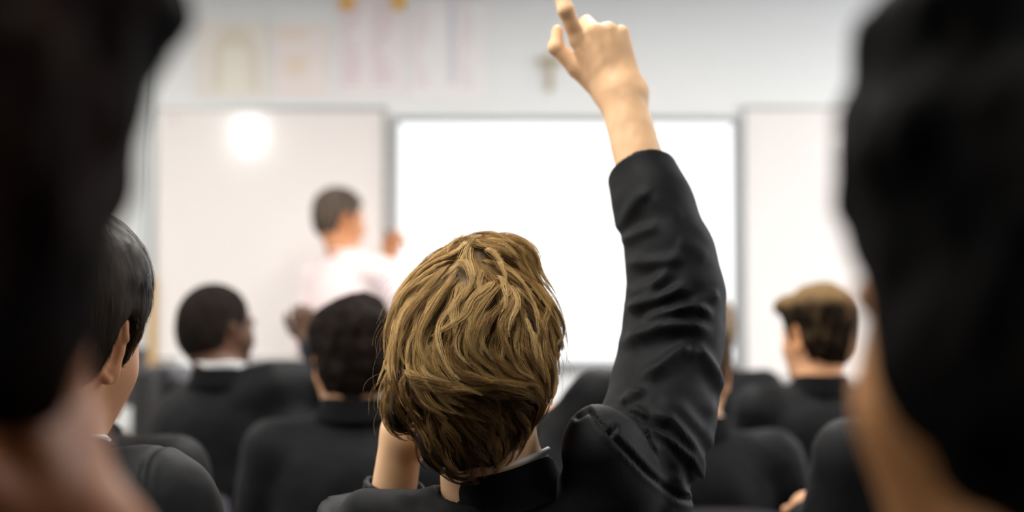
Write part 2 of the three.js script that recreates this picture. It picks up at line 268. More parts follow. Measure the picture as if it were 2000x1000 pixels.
{
  const black = std(lin(0.012, 0.012, 0.014), 0.5);
  const p = at(250, 725, 5.5), mo = thing('monitor', 'black computer monitor standing on the teacher desk, left of the tower', 'monitor', [p.x - 0.12, TD, -5.55], 0.3);
  mesh('screen_back', box(0.36, 0.23, 0.035, 0, 0.225, 0, 0.01), std(lin(0.05, 0.05, 0.055), 0.6), mo); mesh('stand', mergeGeometries([box(0.05, 0.14, 0.03, 0, 0.07, -0.02, 0.005), box(0.2, 0.012, 0.15, 0, 0.006, -0.01, 0.004)]), black, mo);
  const q = at(298, 760, 5.45), tower = thing('computer_tower', 'tall black computer tower on the teacher desk beside the monitor', 'computer', [q.x, TD, -5.45]);
  mesh('case', box(0.075, 0.27, 0.3, 0, 0.135, 0, 0.008), black, tower); mesh('front_panel', box(0.065, 0.25, 0.012, 0, 0.135, 0.153, 0.004), std(lin(0.02, 0.02, 0.02), 0.3), tower);
  const s = at(338, 722, 5.6), sp = thing('desk_speaker', 'small grey speaker with a dark front on the teacher desk', 'speaker', [s.x + 0.03, TD, -5.6]);
  mesh('cabinet', box(0.075, 0.27, 0.09, 0, 0.135, 0, 0.01), std(lin(0.13, 0.13, 0.14), 0.5), sp);
  for (const y of [0.08, 0.19]) { const g = new THREE.CylinderGeometry(0.03, 0.03, 0.008, 24); g.rotateX(Math.PI / 2); g.translate(0, y, 0.047); mesh('driver', g, black, sp); }
  const w = at(380, 750, 5.7), pb = thing('file_box', 'pale grey open file box holding papers on the teacher desk', 'box', [w.x + 0.03, TD, -5.74]);
  mesh('case', mergeGeometries([box(0.2, 0.24, 0.008, 0, 0.12, 0.05), box(0.2, 0.28, 0.008, 0, 0.14, -0.05), box(0.008, 0.26, 0.1, -0.1, 0.13, 0), box(0.008, 0.26, 0.1, 0.1, 0.13, 0), box(0.2, 0.008, 0.1, 0, 0.004, 0)]), std(lin(0.6, 0.63, 0.63), 0.5), pb);
  mesh('papers', mergeGeometries([0, 1, 2, 3, 4].map((i) => { const g = box(0.18, 0.29 - i * 0.006, 0.006, 0, 0.155, -0.034 + i * 0.016); return g; })), white, pb);
  const r = at(345, 785, 5.4), pen = thing('pencil_case', 'red and pink fabric pencil case on the teacher desk', 'pencil case', [r.x, TD, -5.4]);
  mesh('pouch', meshField(U(0.03, ell([0, 0.075, 0], [0.05, 0.075, 0.035]), ell([0.035, 0.05, 0], [0.035, 0.05, 0.035])), [-0.1, -0.01, -0.06], [0.1, 0.18, 0.06], 0.006), std(lin(0.62, 0.09, 0.06), 0.8), pen); mesh('zip', box(0.07, 0.006, 0.008, 0, 0.148, 0, 0.002), steel, pen);
  const c = at(324, 803, 5.3), cup = thing('white_mug', 'white mug in front of the red pencil case on the teacher desk', 'mug', [c.x, TD, -5.33]);
  mesh('cup', new THREE.LatheGeometry([[0.0, 0], [0.032, 0], [0.036, 0.01], [0.038, 0.095], [0.035, 0.095], [0.032, 0.012], [0, 0.012]].map(([x, y]) => new THREE.Vector2(x, y)), 32), white, cup);
  const hg = new THREE.TorusGeometry(0.026, 0.005, 8, 24, Math.PI); hg.rotateZ(-Math.PI / 2); hg.translate(0.036, 0.05, 0); mesh('handle', hg, white, cup);
}

// ------------------------------------------------------------------ school chairs (one prototype, copied)
const chairPlastic = std(lin(0.10, 0.095, 0.115), 0.5);
function chairParts(t) {
  const n = 14, w = 0.4, P = [], I = [];                                   // curved shell of the backrest
  for (let s = 0; s < 2; s++) for (let j = 0; j <= n; j++) for (let i = 0; i <= n; i++) {
    const u = i / n * 2 - 1, v = j / n, top = 0.85 - 0.035 * Math.pow(Math.abs(u), 3.5) - 0.006 * u * u, y = lerp(0.53, top, v), z = 0.215 + 0.05 * (y - 0.53) / 0.3 - 0.03 * u * u + (s ? 0.006 : -0.006);
    P.push(u * w / 2 * (1 - 0.06 * v), y, z);
  }
  const m = (n + 1) * (n + 1), id = (s, j, i) => s * m + j * (n + 1) + i;
  for (let j = 0; j < n; j++) for (let i = 0; i < n; i++) for (let s = 0; s < 2; s++) { const a = id(s, j, i), b = id(s, j, i + 1), c = id(s, j + 1, i + 1), d = id(s, j + 1, i); s ? I.push(a, b, c, a, c, d) : I.push(a, c, b, a, d, c); }
  for (let i = 0; i < n; i++) for (const e of [0, n]) { const a = id(0, e, i), b = id(0, e, i + 1), c = id(1, e, i + 1), d = id(1, e, i); I.push(a, b, c, a, c, d, a, c, b, a, d, c); const a2 = id(0, i, e), b2 = id(0, i + 1, e), c2 = id(1, i + 1, e), d2 = id(1, i, e); I.push(a2, b2, c2, a2, c2, d2); }
  const g = new THREE.BufferGeometry(); g.setAttribute('position', new THREE.Float32BufferAttribute(P, 3)); g.setIndex(I); g.computeVertexNormals();
  mesh('backrest', g, chairPlastic, t);
  mesh('seat', box(0.4, 0.02, 0.38, 0, 0.435, 0.0, 0.009), chairPlastic, t);
  for (const s of [-1, 1]) { mesh('leg', tube([[s * 0.16, 0.425, -0.14], [s * 0.185, 0.2, -0.17], [s * 0.2, 0.0, -0.19]], 0.0115), steel, t); mesh('leg', tube([[s * 0.17, 0.6, 0.222], [s * 0.175, 0.42, 0.16], [s * 0.185, 0.2, 0.2], [s * 0.2, 0, 0.24]], 0.0115), steel, t); }
}
let chairProto = null;
function chair(x, z, turn, label) {
  if (!chairProto) { chairProto = thing('school_chair', label, 'chair', [x, 0, z], turn, 'dark plastic school chairs'); chairParts(chairProto); return chairProto; }
  return copyThing(chairProto, 'school_chair', [x, 0, z], turn, label);
}
// ------------------------------------------------------------------ people: heads, hands, clothes
const clothBump = noiseTexture(256, 220, 0.2, 0.8, 3);
const CLOTH = {
  black: phys(lin(0.0043, 0.0045, 0.0051), 0.65, { specularIntensity: 0.24, sheen: 0.045, sheenRoughness: 0.6, sheenColor: lin(0.5, 0.5, 0.55), bumpMap: clothBump, bumpScale: 0.0004 }),
  collar: phys(lin(0.0028, 0.0028, 0.0032), 0.9, { specularIntensity: 0.25, sheen: 0.02, sheenRoughness: 0.6, sheenColor: lin(0.5, 0.5, 0.55), bumpMap: clothBump, bumpScale: 0.0004 }),
  trousers: std(lin(0.02, 0.02, 0.022), 0.9), shoe: std(lin(0.008, 0.008, 0.008), 0.35),
  white: std(lin(0.8, 0.8, 0.8), 0.7), pink: phys(lin(0.86, 0.72, 0.72), 0.8, { sheen: 0.2 }), chino: std(lin(0.12, 0.11, 0.1), 0.9),
};
const skinMats = new Map();
const skinMat = () => { if (!skinMats.has(0)) skinMats.set(0, phys(0xffffff, 0.5, { vertexColors: true, specularIntensity: 0.45, sheen: 0.05, sheenRoughness: 0.5, sheenColor: lin(0.8, 0.5, 0.4) })); return skinMats.get(0); };
const hairMat = phys(0xffffff, 0.5, { vertexColors: true, specularIntensity: 0.2, side: THREE.DoubleSide });
const capMat = phys(0xffffff, 0.7, { vertexColors: true, specularIntensity: 0.04 });
const eyeMat = phys(0xffffff, 0.15, { vertexColors: true });

// the skull and the whole head in the head's own frame: origin between the ears, face towards -z, crown at +0.123, chin at -0.12
const skull = U(0.05, ell([0, 0.035, 0.012], [0.074, 0.088, 0.096]), ell([0, -0.015, 0.045], [0.062, 0.06, 0.052]));
const faceField = (() => {
  const solid = U(0.03, skull, ell([0, -0.01, -0.034], [0.062, 0.085, 0.062]), ell([0, -0.07, -0.042], [0.046, 0.046, 0.048]), ell([0, -0.02, -0.05], [0.06, 0.03, 0.04]), rc(V(0, -0.1, -0.07), V(0, -0.105, -0.074), 0.018, 0.017));
  const nose = U(0.008, rc(V(0, 0.012, -0.092), V(0, -0.034, -0.112), 0.007, 0.011), rc(V(-0.011, -0.038, -0.1), V(0.011, -0.038, -0.1), 0.007, 0.007));
  const brow = U(0.01, rc(V(-0.045, 0.026, -0.082), V(-0.012, 0.024, -0.095), 0.006, 0.006), rc(V(0.045, 0.026, -0.082), V(0.012, 0.024, -0.095), 0.006, 0.006));
  const lips = U(0.003, ell([0, -0.0605, -0.0895], [0.022, 0.0055, 0.008]), ell([0, -0.0705, -0.0875], [0.019, 0.0065, 0.008]));
  const sock = [-1, 1].map((s) => ell([s * 0.031, 0.007, -0.1], [0.019, 0.011, 0.016]));
  const ears = [-1, 1].map((s) => {
    const m = new THREE.Matrix4().makeTranslation(s * 0.071, -0.004, 0.012).multiply(new THREE.Matrix4().makeRotationFromEuler(new THREE.Euler(0.16, s * -0.62, s * -0.12, 'YXZ')));
    // local: x outward (times s), y up, z back
    const disc = ell([s * 0.003, 0.004, 0.006], [0.0065, 0.031, 0.02]), lobe = ell([s * 0.002, -0.024, -0.001], [0.005, 0.012, 0.01]), conch = ell([s * 0.0105, 0.0, 0.004], [0.0075, 0.017, 0.0105]);
    const rimPts = [[-0.012, 0.012], [-0.008, 0.028], [0.006, 0.035], [0.019, 0.028], [0.025, 0.012], [0.023, -0.006], [0.014, -0.022], [0.004, -0.031]];
    const rim = U(0.004, ...rimPts.slice(1).map((p, i) => rc(V(s * 0.006, rimPts[i][1], rimPts[i][0]), V(s * 0.006, p[1], p[0]), 0.0042, 0.0042)));
    return inFrame(m, (x, y, z) => smin(smax(smin(disc(x, y, z), lobe(x, y, z), 0.008), -conch(x, y, z), 0.004), rim(x, y, z), 0.004));
  });
  return (x, y, z) => {
    let d = smin(solid(x, y, z), nose(x, y, z), 0.012); d = smin(d, brow(x, y, z), 0.012); d = smin(d, lips(x, y, z), 0.006);
    for (const s of sock) d = smax(d, -s(x, y, z), 0.012);
    for (const e of ears) d = smin(d, e(x, y, z), 0.007);
    return d;
  };
})();
function headMatrix(h) { return new THREE.Matrix4().compose(V(...h.c), new THREE.Quaternion().setFromEuler(new THREE.Euler(h.pitch ?? 0, h.yaw ?? 0, h.roll ?? 0, 'YXZ')), V((h.s ?? 0.95) * (h.wide ?? 1), h.s ?? 0.95, h.s ?? 0.95)); }

// bones of a hand: fwd along the fingers, n out of its back; side +1 right, -1 left
function handBones(W, fwd, n, side, curl = 0.5, s = 1, thumbIn = 0) {
  const f = fwd.clone().normalize(), b = n.clone().addScaledVector(f, -n.dot(f)).normalize(), l = f.clone().cross(b).multiplyScalar(-side), out = [];
  const pt = (fl, ll, nn) => W.clone().addScaledVector(f, fl * s).addScaledVector(l, ll * s).addScaledVector(b, nn * s);
  const mcp = [[0.082, 0.025, 0], [0.086, 0.004, 0.002], [0.081, -0.016, 0], [0.072, -0.034, -0.004]], len = [[0.040, 0.024, 0.019], [0.044, 0.028, 0.02], [0.041, 0.026, 0.019], [0.032, 0.019, 0.017]], rad = [0.0088, 0.009, 0.0086, 0.0076];
  mcp.forEach(([a, c, d], i) => {
    out.push([pt(0.005, c * 0.42, -0.002), pt(a, c, d - 0.002), 0.0135 * s, 0.0105 * s, 0.012]);
    let p = pt(a, c, d), ang = curl * (0.75 + 0.12 * i);
    for (let k = 0; k < 3; k++) {
      const dir = f.clone().multiplyScalar(Math.cos(ang)).addScaledVector(b, -Math.sin(ang)).addScaledVector(l, c * 1.6 * (1 - Math.min(1, curl))), q = p.clone().addScaledVector(dir.normalize(), len[i][k] * s);
      out.push([p, q, rad[i] * s * (1 - 0.09 * k), rad[i] * s * (0.92 - 0.1 * k), 0.003]); p = q; ang += curl * (k ? 0.7 : 1.05);
    }
  });
  const T = [pt(0.012, 0.016, -0.006), pt(0.048, 0.043 - 0.02 * thumbIn, -0.016), pt(0.078, 0.052 - 0.035 * thumbIn, -0.022), pt(0.1, 0.05 - 0.04 * thumbIn, -0.026)], R = [0.015, 0.0112, 0.0095, 0.0075];
  for (let k = 0; k < 3; k++) out.push([T[k], T[k + 1], R[k] * s, R[k + 1] * s, k ? 0.004 : 0.012]);
  return out;
}
function bonesField(bones) {
  const palm = bones.filter((b) => b[4] >= 0.01).map((b) => rc(b[0], b[1], b[2], b[3])), rest = bones.filter((b) => b[4] < 0.01).map((b) => rc(b[0], b[1], b[2], b[3])), P = U(0.011, ...palm);
  return (x, y, z) => { let d = P(x, y, z); for (const f of rest) d = smin(d, f(x, y, z), 0.0045); return d; };
}
function bounds(pts, pad) { const b = new THREE.Box3().setFromPoints(pts).expandByScalar(pad); return [b.min.toArray(), b.max.toArray()]; }

// a collar that stands round the neck and folds over; c: centre at the back's top height, tilt: Euler
function collarGeo({ c, tilt, rx, rz, stand, fall, flare, front = 0.05, thick = 0.003, seg = 72, gap = 0.42, wob = 0 }) {
  const P = [], I = [], n = seg, m = new THREE.Matrix4().makeRotationFromEuler(new THREE.Euler(...tilt)), prof = [[0, -stand], [0, -0.003], [0.0012, 0], [0.004, 0.0012], [0.007, -0.002], [flare * 0.5, -fall * 0.5], [flare, -fall], [flare - thick, -fall - 0.0005], [flare * 0.5 - thick, -fall * 0.5], [thick * 0.9, -0.008]], K = prof.length;
  for (let i = 0; i <= n; i++) {
    const a = lerp(-Math.PI + gap, Math.PI - gap, i / n), w = (1 - Math.cos(a)) / 2;
    for (const [dr, dy] of prof) { const r = 1 + wob * Math.sin(3 * a + 1), q = V(Math.sin(a) * (rx * r + dr), dy - front * w * w, Math.cos(a) * (rz * r + dr)).applyMatrix4(m); P.push(c.x + q.x, c.y + q.y, c.z + q.z); }
  }
  for (let i = 0; i < n; i++) for (let k = 0; k < K; k++) { const a = i * K + k, b = i * K + (k + 1) % K, d = a + K, e = b + K; I.push(a, b, d, b, e, d); }
  for (const o of [0, n * K]) for (let k = 1; k < K - 1; k++) o ? I.push(o, o + k, o + k + 1) : I.push(o, o + k + 1, o + k);
  const g = new THREE.BufferGeometry(); g.setAttribute('position', new THREE.Float32BufferAttribute(P, 3)); g.setIndex(I); g.computeVertexNormals();
  const uv = new Float32Array(P.length / 3 * 2); for (let i = 0; i < uv.length / 2; i++) { uv[2 * i] = P[3 * i] / 0.12; uv[2 * i + 1] = P[3 * i + 1] / 0.12; } g.setAttribute('uv', new THREE.BufferAttribute(uv, 2));
  return g;
}

// hair: a shaped mass round the skull, cut along the hairline
const line = (tbl, z) => { if (z >= tbl[0][0]) return tbl[0][1]; for (let i = 1; i < tbl.length; i++) if (z >= tbl[i][0]) return lerp(tbl[i][1], tbl[i - 1][1], (z - tbl[i][0]) / (tbl[i - 1][0] - tbl[i][0])); return tbl[tbl.length - 1][1]; };
const hairline = (nape) => [[0.055, nape], [0.036, nape + 0.02], [0.03, 0.012], [0.012, 0.034], [-0.012, 0.03], [-0.017, -0.022], [-0.032, -0.018], [-0.042, 0.03], [-0.07, 0.068], [-0.12, 0.078]];
function hairField(st) {
  const tbl = st.line ?? hairline(st.nape ?? -0.07), extra = st.extra ?? [];
  return (x, y, z) => {
    const th = lerp(st.side, st.top, sstep(y, 0.0, 0.1)) * sstep(y, (st.nape ?? -0.07) - 0.02, (st.nape ?? -0.07) + 0.04);
    let d = skull(x, y, z) - th; for (const e of extra) d = smin(d, e(x, y, z), 0.02);
    return smax(d, -(y - line(tbl, z)) * 0.7, 0.006);
  };
}
function eyeGeo() {
  const g = new THREE.SphereGeometry(0.0118, 24, 16), c = [], p = g.attributes.position;
  for (let i = 0; i < p.count; i++) { const r = Math.hypot(p.getX(i), p.getY(i)), f = p.getZ(i) < 0; c.push(...(f && r < 0.0024 ? [0.01, 0.01, 0.01] : f && r < 0.0056 ? [0.12, 0.07, 0.035] : [0.75, 0.72, 0.7])); }
  g.setAttribute('color', new THREE.Float32BufferAttribute(c, 3)); return g;
}
const eyeG = eyeGeo();

// seated legs and shoes, shared: origin on the floor under the hips, facing -z
const legField = (() => { const fs = [ell([0, 0.525, 0.0], [0.165, 0.09, 0.13])]; for (const s of [-1, 1]) fs.push(rc(V(s * 0.085, 0.52, -0.02), V(s * 0.11, 0.525, -0.42), 0.082, 0.062), rc(V(s * 0.11, 0.525, -0.42), V(s * 0.11, 0.12, -0.4), 0.06, 0.052)); const f = U(0.03, ...fs); return (x, y, z) => Math.max(f(x, y, z), 0.09 - y, 0.449 - y - (z < -0.19 ? 10 : 0)); })();
const legG = meshField(legField, [-0.27, 0.06, -0.55], [0.27, 0.66, 0.2], 0.012);
const shoeField = (s) => { const f = U(0.03, rc(V(s * 0.11, 0.045, -0.39), V(s * 0.12, 0.035, -0.54), 0.042, 0.034), rc(V(s * 0.11, 0.06, -0.39), V(s * 0.11, 0.12, -0.4), 0.042, 0.042)); return (x, y, z) => Math.max(f(x, y, z), -y); };
const shoeG = [-1, 1].map((s) => meshField(shoeField(s), [s * 0.11 - 0.09, -0.02, -0.64], [s * 0.11 + 0.09, 0.2, -0.3], 0.009));

function tint(skin, hm) {
  const e = hm.clone().invert(), p = V(0, 0, 0);
  return (x, y, z) => {
    p.set(x, y, z).applyMatrix4(e); let r = 0;
    if (Math.abs(Math.abs(p.x) - 0.083) < 0.02 && p.y > -0.045 && p.y < 0.045 && p.z > -0.02 && p.z < 0.05) r = 0.55;
    const lip = Math.abs(p.x) < 0.023 && Math.abs(p.y + 0.065) < 0.009 && p.z < -0.085 ? 0.7 : 0, n = 1 + 0.07 * noise(x * 40, y * 40, z * 40);
    return [skin[0] * n * (1 - 0.15 * lip), skin[1] * n * (1 - 0.22 * r - 0.45 * lip), skin[2] * n * (1 - 0.4 * r - 0.4 * lip)];
  };
}

// one clothed person; everything in the person's own frame (origin on the floor below the hips, facing -z)
function makePerson(o) {
  const g = thing('person', o.label, 'person', [o.x, 0, o.z], o.yaw ?? 0, o.group);
  const hm = headMatrix(o.head), hc = V(...o.head.c), hy = hc.y, J = { N: V(hc.x * 0.6, hy - 0.105, hc.z * 0.5 + 0.012), SL: V(-0.158, hy - 0.172, 0.005), SR: V(0.158, hy - 0.172, 0.005), EL: V(-0.215, hy - 0.42, -0.04), ER: V(0.215, hy - 0.42, -0.04), WL: V(-0.13, 0.72, -0.24), WR: V(0.13, 0.72, -0.24), ...(o.joints ?? {}) };
  const hs = o.head.s ?? 0.95;
  // body: head, neck, trunk under the clothes, arms and hands: one skin
  const headW = inFrame(hm, faceField), neckTop = V(0, -0.035, 0.03).applyMatrix4(hm), neckR = o.neckR ?? 0.05;
  const neck = U(0.03, rc(neckTop, J.N, neckR * 0.95, neckR), rc(J.N, J.N.clone().add(V(0, -0.05, 0)), neckR, neckR * 1.1));
  const headNeck = (x, y, z) => smin(headW(x, y, z), neck(x, y, z), 0.022);
  const skinC = tint(o.skin, hm), parts = [];
  parts.push(meshField(headNeck, ...bounds([hc, hc.clone().add(V(0, -0.03, 0)), J.N], 0.155), o.headCell ?? 0.0042, { color: skinC }));
  const fat = o.cloth?.fat ?? 1, hip = V(0, 0.56, 0), trunk = o.trunk ?? U(0.06, rc(V(0, hy - 0.3, 0.005), J.N.clone().add(V(0, -0.07, 0)), 0.082 * fat, 0.045), rc(hip, V(0, hy - 0.3, 0), 0.092 * fat, 0.088 * fat), rc(J.SL, J.N.clone().add(V(0, -0.07, 0)), 0.03, 0.03), rc(J.SR, J.N.clone().add(V(0, -0.07, 0)), 0.03, 0.03), rc(J.SL, J.EL, 0.036, 0.03), rc(J.SR, J.ER, 0.036, 0.03), rc(J.EL, J.WL, 0.032, 0.021), rc(J.ER, J.WR, 0.032, 0.021));
  parts.push(meshField(trunk, ...bounds([hip, J.N, J.SL, J.SR, J.EL, J.ER, J.WL, J.WR], 0.14), 0.013, { color: skinC }));
  for (const sd of ['L', 'R']) {
    const E = J['E' + sd], W = J['W' + sd], h = o['hand' + sd] ?? {}, fwd = h.fwd ?? W.clone().sub(E), n = h.n ?? V(0, 1, 0);
    const bones = h.bones ?? handBones(W, fwd, n, sd === 'R' ? 1 : -1, h.curl ?? 0.55, h.s ?? 0.95, h.thumbIn ?? 0), B = bonesField(bones), start = W.clone().lerp(E, h.arm ?? 0.35), arm = rc(start, W, lerp(h.rW ?? 0.0245, h.rE ?? 0.03, (h.arm ?? 0.35)), h.rW ?? 0.0245);
    const f = (x, y, z) => smin(B(x, y, z), arm(x, y, z), 0.02), hd = h.disp;
    parts.push(meshField(f, ...bounds([start, W, ...bones.flatMap((b) => [b[0], b[1]])], 0.034), h.cell ?? 0.0045, { color: h.color ?? skinC, disp: hd }));
  }
  const body = mesh('body', mergeGeometries(parts), skinMat(), g);
  for (const s of [-1, 1]) { const e = mesh('eye', eyeG, eyeMat, body); e.matrix.copy(hm).multiply(new THREE.Matrix4().makeTranslation(s * 0.031, 0.006, -0.0825)); e.matrix.decompose(e.position, e.quaternion, e.scale); }
  // hair mass
  if (o.hair) {
    const st = o.hair, hf = hairField(st), c0 = st.color, c1 = st.color2 ?? st.color.map((v) => v * 1.5);
    const geo = meshField(hf, [-0.125, -0.13, -0.16], [0.125, 0.19, 0.16], st.cell ?? 0.0042, {
      color: (x, y, z) => { const k = clamp(0.5 + (st.nz ?? 0.9) * noise(x * 55, y * 18, z * 55) + (st.tipY ? sstep(y, st.tipY, st.tipY + 0.05) - 0.5 : 0), 0, 1); return [0, 1, 2].map((i) => lerp(c0[i], c1[i], k)); },
      disp: (x, y, z) => st.lump * noise(x * 30, y * 30 + 7, z * 30) + st.lump * 0.55 * noise(x * 85, y * 45, z * 85),
    });
    geo.applyMatrix4(hm);
    const hair = mesh('hair', st.strands ? mergeGeometries([geo, st.strands(hf, hm)]) : geo, st.strands ? hairMat : capMat, g);
    if (st.label) hair.userData.label = st.label;
  }
  // jacket or shirt
  const A = o.cloth ?? {}, k = 0.05, R = A.fat ?? 1;
  const tor = o.torso ?? U(k, ...(o.torsoAdd ?? []), ell([0, 0.56, 0], [0.17, 0.11, 0.13]), ell([0, hy - 0.36, 0], [0.165 * R, 0.24, 0.118 * R]), ell([0, hy - 0.23, 0.012], [0.168 * R, 0.105, 0.095 * R]), rc(J.SL, J.N.clone().add(V(-0.02, -0.05, 0)), 0.052, 0.042), rc(J.SR, J.N.clone().add(V(0.02, -0.05, 0)), 0.052, 0.042));
  const sleeve = (S, E, W, cut) => { const f = U(0.03, rc(S, E, 0.06 * R, 0.053 * R), rc(E, W, 0.05 * R, 0.038)), d = W.clone().sub(E).normalize(), c = W.clone().addScaledVector(d, -cut); return (x, y, z) => Math.max(f(x, y, z), (x - c.x) * d.x + (y - c.y) * d.y + (z - c.z) * d.z); };
  const slv = [o.sleeveL ?? sleeve(J.SL, J.EL, J.WL, A.cutL ?? 0.02), o.sleeveR ?? sleeve(J.SR, J.ER, J.WR, A.cutR ?? 0.02)], nk = rc(J.N.clone().add(V(0, -0.05, -0.012)), neckTop, neckR * 1.08, neckR * 1.1), hem = A.hem ?? 0.47, join = o.join ?? 0.028;
  const cloth = (x, y, z) => { let d = tor(x, y, z); for (const s of slv) d = smin(d, s(x, y, z), join); d = smax(d, -nk(x, y, z), 0.008); return Math.max(d, hem - y); };
  const wr = A.wrinkle ?? 0.0035, disp = o.clothDisp ?? ((x, y, z) => wr * noise(x * 16, y * 11 + 3, z * 16) + wr * 0.5 * noise(x * 34 + y * 14, y * 30, z * 34));
  const bl = mesh(A.name ?? 'blazer', meshField(cloth, ...bounds([V(0, hem + 0.05, 0), V(-0.1, hy - 0.3, 0), J.N, J.SL, J.SR, J.EL, J.ER, J.WL, J.WR, ...(o.clothPts ?? [])], 0.135), A.cell ?? 0.0085, { disp, uv: 0.12 }), A.mat ?? CLOTH.black, g);
  // collars
  if (A.shirt !== false) mesh('shirt_collar', collarGeo({ c: J.N.clone().add(V(0, 0.026 + (A.shirtUp ?? 0), 0.0)), tilt: A.tilt ?? [0.12, 0, 0], rx: neckR + 0.004, rz: neckR + 0.005, stand: 0.045, fall: 0.014, flare: 0.003, front: 0.03, gap: 0.2, ...(A.shirtOver ?? {}) }), A.shirtMat ?? CLOTH.white, g);
  if (A.collar !== false) mesh('jacket_collar', collarGeo({ c: J.N.clone().add(V(0, 0.028, 0.0)), tilt: A.tilt ?? [0.12, 0, 0], rx: neckR + 0.012, rz: neckR + 0.013, stand: 0.05, fall: 0.045, flare: 0.026, front: 0.07, gap: 0.5, thick: 0.004, ...(A.collarOver ?? {}) }), CLOTH.collar, bl);
  if (!o.standing) { mesh('trousers', legG, CLOTH.trousers, g); for (const s of shoeG) mesh('shoe', s, CLOTH.shoe, g); }
  return { g, hm, J, body, blazer: bl };
}
// ------------------------------------------------------------------ strands of hair
class Strands {
  constructor() { this.p = []; this.n = []; this.c = []; this.i = []; }
  add(pts, r0, r1, c0, c1) {                       // a thin three-sided hair along pts
    const n = pts.length, base = this.p.length / 3, T = V(0, 0, 0), A = V(0, 0, 0), B = V(0, 0, 0), ref = V(0.3, 0.2, 0.93);
    for (let k = 0; k < n; k++) {
      T.subVectors(pts[Math.min(n - 1, k + 1)], pts[Math.max(0, k - 1)]).normalize(); A.crossVectors(T, ref).normalize(); B.crossVectors(T, A);
      const t = k / (n - 1), r = lerp(r0, r1, t * t);
      for (let s = 0; s < 3; s++) {
        const a = s * 2.0944, x = Math.cos(a), y = Math.sin(a), nx = A.x * x + B.x * y, ny = A.y * x + B.y * y, nz = A.z * x + B.z * y;
        this.p.push(pts[k].x + nx * r, pts[k].y + ny * r, pts[k].z + nz * r); this.n.push(nx, ny, nz); this.c.push(lerp(c0[0], c1[0], t), lerp(c0[1], c1[1], t), lerp(c0[2], c1[2], t));
      }
      if (k) for (let s = 0; s < 3; s++) { const a = base + (k - 1) * 3 + s, b = base + (k - 1) * 3 + (s + 1) % 3, c = a + 3, d = b + 3; this.i.push(a, b, c, b, d, c); }
    }
  }
  geo() { const g = new THREE.BufferGeometry(); g.setAttribute('position', new THREE.Float32BufferAttribute(this.p, 3)); g.setAttribute('normal', new THREE.Float32BufferAttribute(this.n, 3)); g.setAttribute('color', new THREE.Float32BufferAttribute(this.c, 3)); g.setIndex(this.i); return g; }
}
const grad4 = [0, 0, 0, 0];
function toLevel(f, p, level, it = 3) { for (let k = 0; k < it; k++) { gradient(f, p.x, p.y, p.z, 0.002, grad4); const s = clamp((f(p.x, p.y, p.z) - level) / Math.max(grad4[3], 0.4), -0.012, 0.012); p.x -= grad4[0] * s; p.y -= grad4[1] * s; p.z -= grad4[2] * s; } return p; }
// straight or slightly waved short hair that runs down from a crown point over the mass hf (head frame), n hairs
function shortStrands(hf, hm, { n, len, crown, colors, r = 0.00016, wave = 0.003, lift = 0.003, region }) {
  const S = new Strands(), seedWas = seedState; seedState = 777;
  for (let q = 0; q < n; q++) {
    const d = V(gauss(), gauss(), gauss()).normalize().multiplyScalar(0.13).add(V(0, 0.03, 0.01)); toLevel(hf, d, -0.003, 7);
    if (region && !region(d)) continue;
    const pts = [], ph = noise(d.x * 60, d.y * 60, d.z * 60) * 3, L = len * rr(0.7, 1.15), m = 8, lf = lift * rr(-0.6, 1.2); let p = d.clone();
    for (let k = 0; k <= m; k++) {
      const w = p.clone().applyMatrix4(hm); pts.push(w);
      const dir = p.clone().sub(crown); gradient(hf, p.x, p.y, p.z, 0.002, grad4); const N = V(grad4[0], grad4[1], grad4[2]);
      dir.y -= 0.03; dir.addScaledVector(N, -dir.dot(N)).normalize(); const side = dir.clone().cross(N);
      dir.addScaledVector(side, wave * 60 * Math.sin(ph + k * 0.5) + rr(-0.1, 0.1)); p = p.clone().addScaledVector(dir.normalize(), L / m); toLevel(hf, p, lerp(-0.003, lf, k / m), 1);
    }
    const c = colors[Math.floor(clamp(noise(d.x * 45, d.y * 20, d.z * 45) + 0.5 + rr(-0.3, 0.3), 0, 0.999) * colors.length)];
    S.add(pts, r, r * 0.4, c, c.map((v) => v * 1.25));
  }
  seedState = seedWas; return S.geo();
}

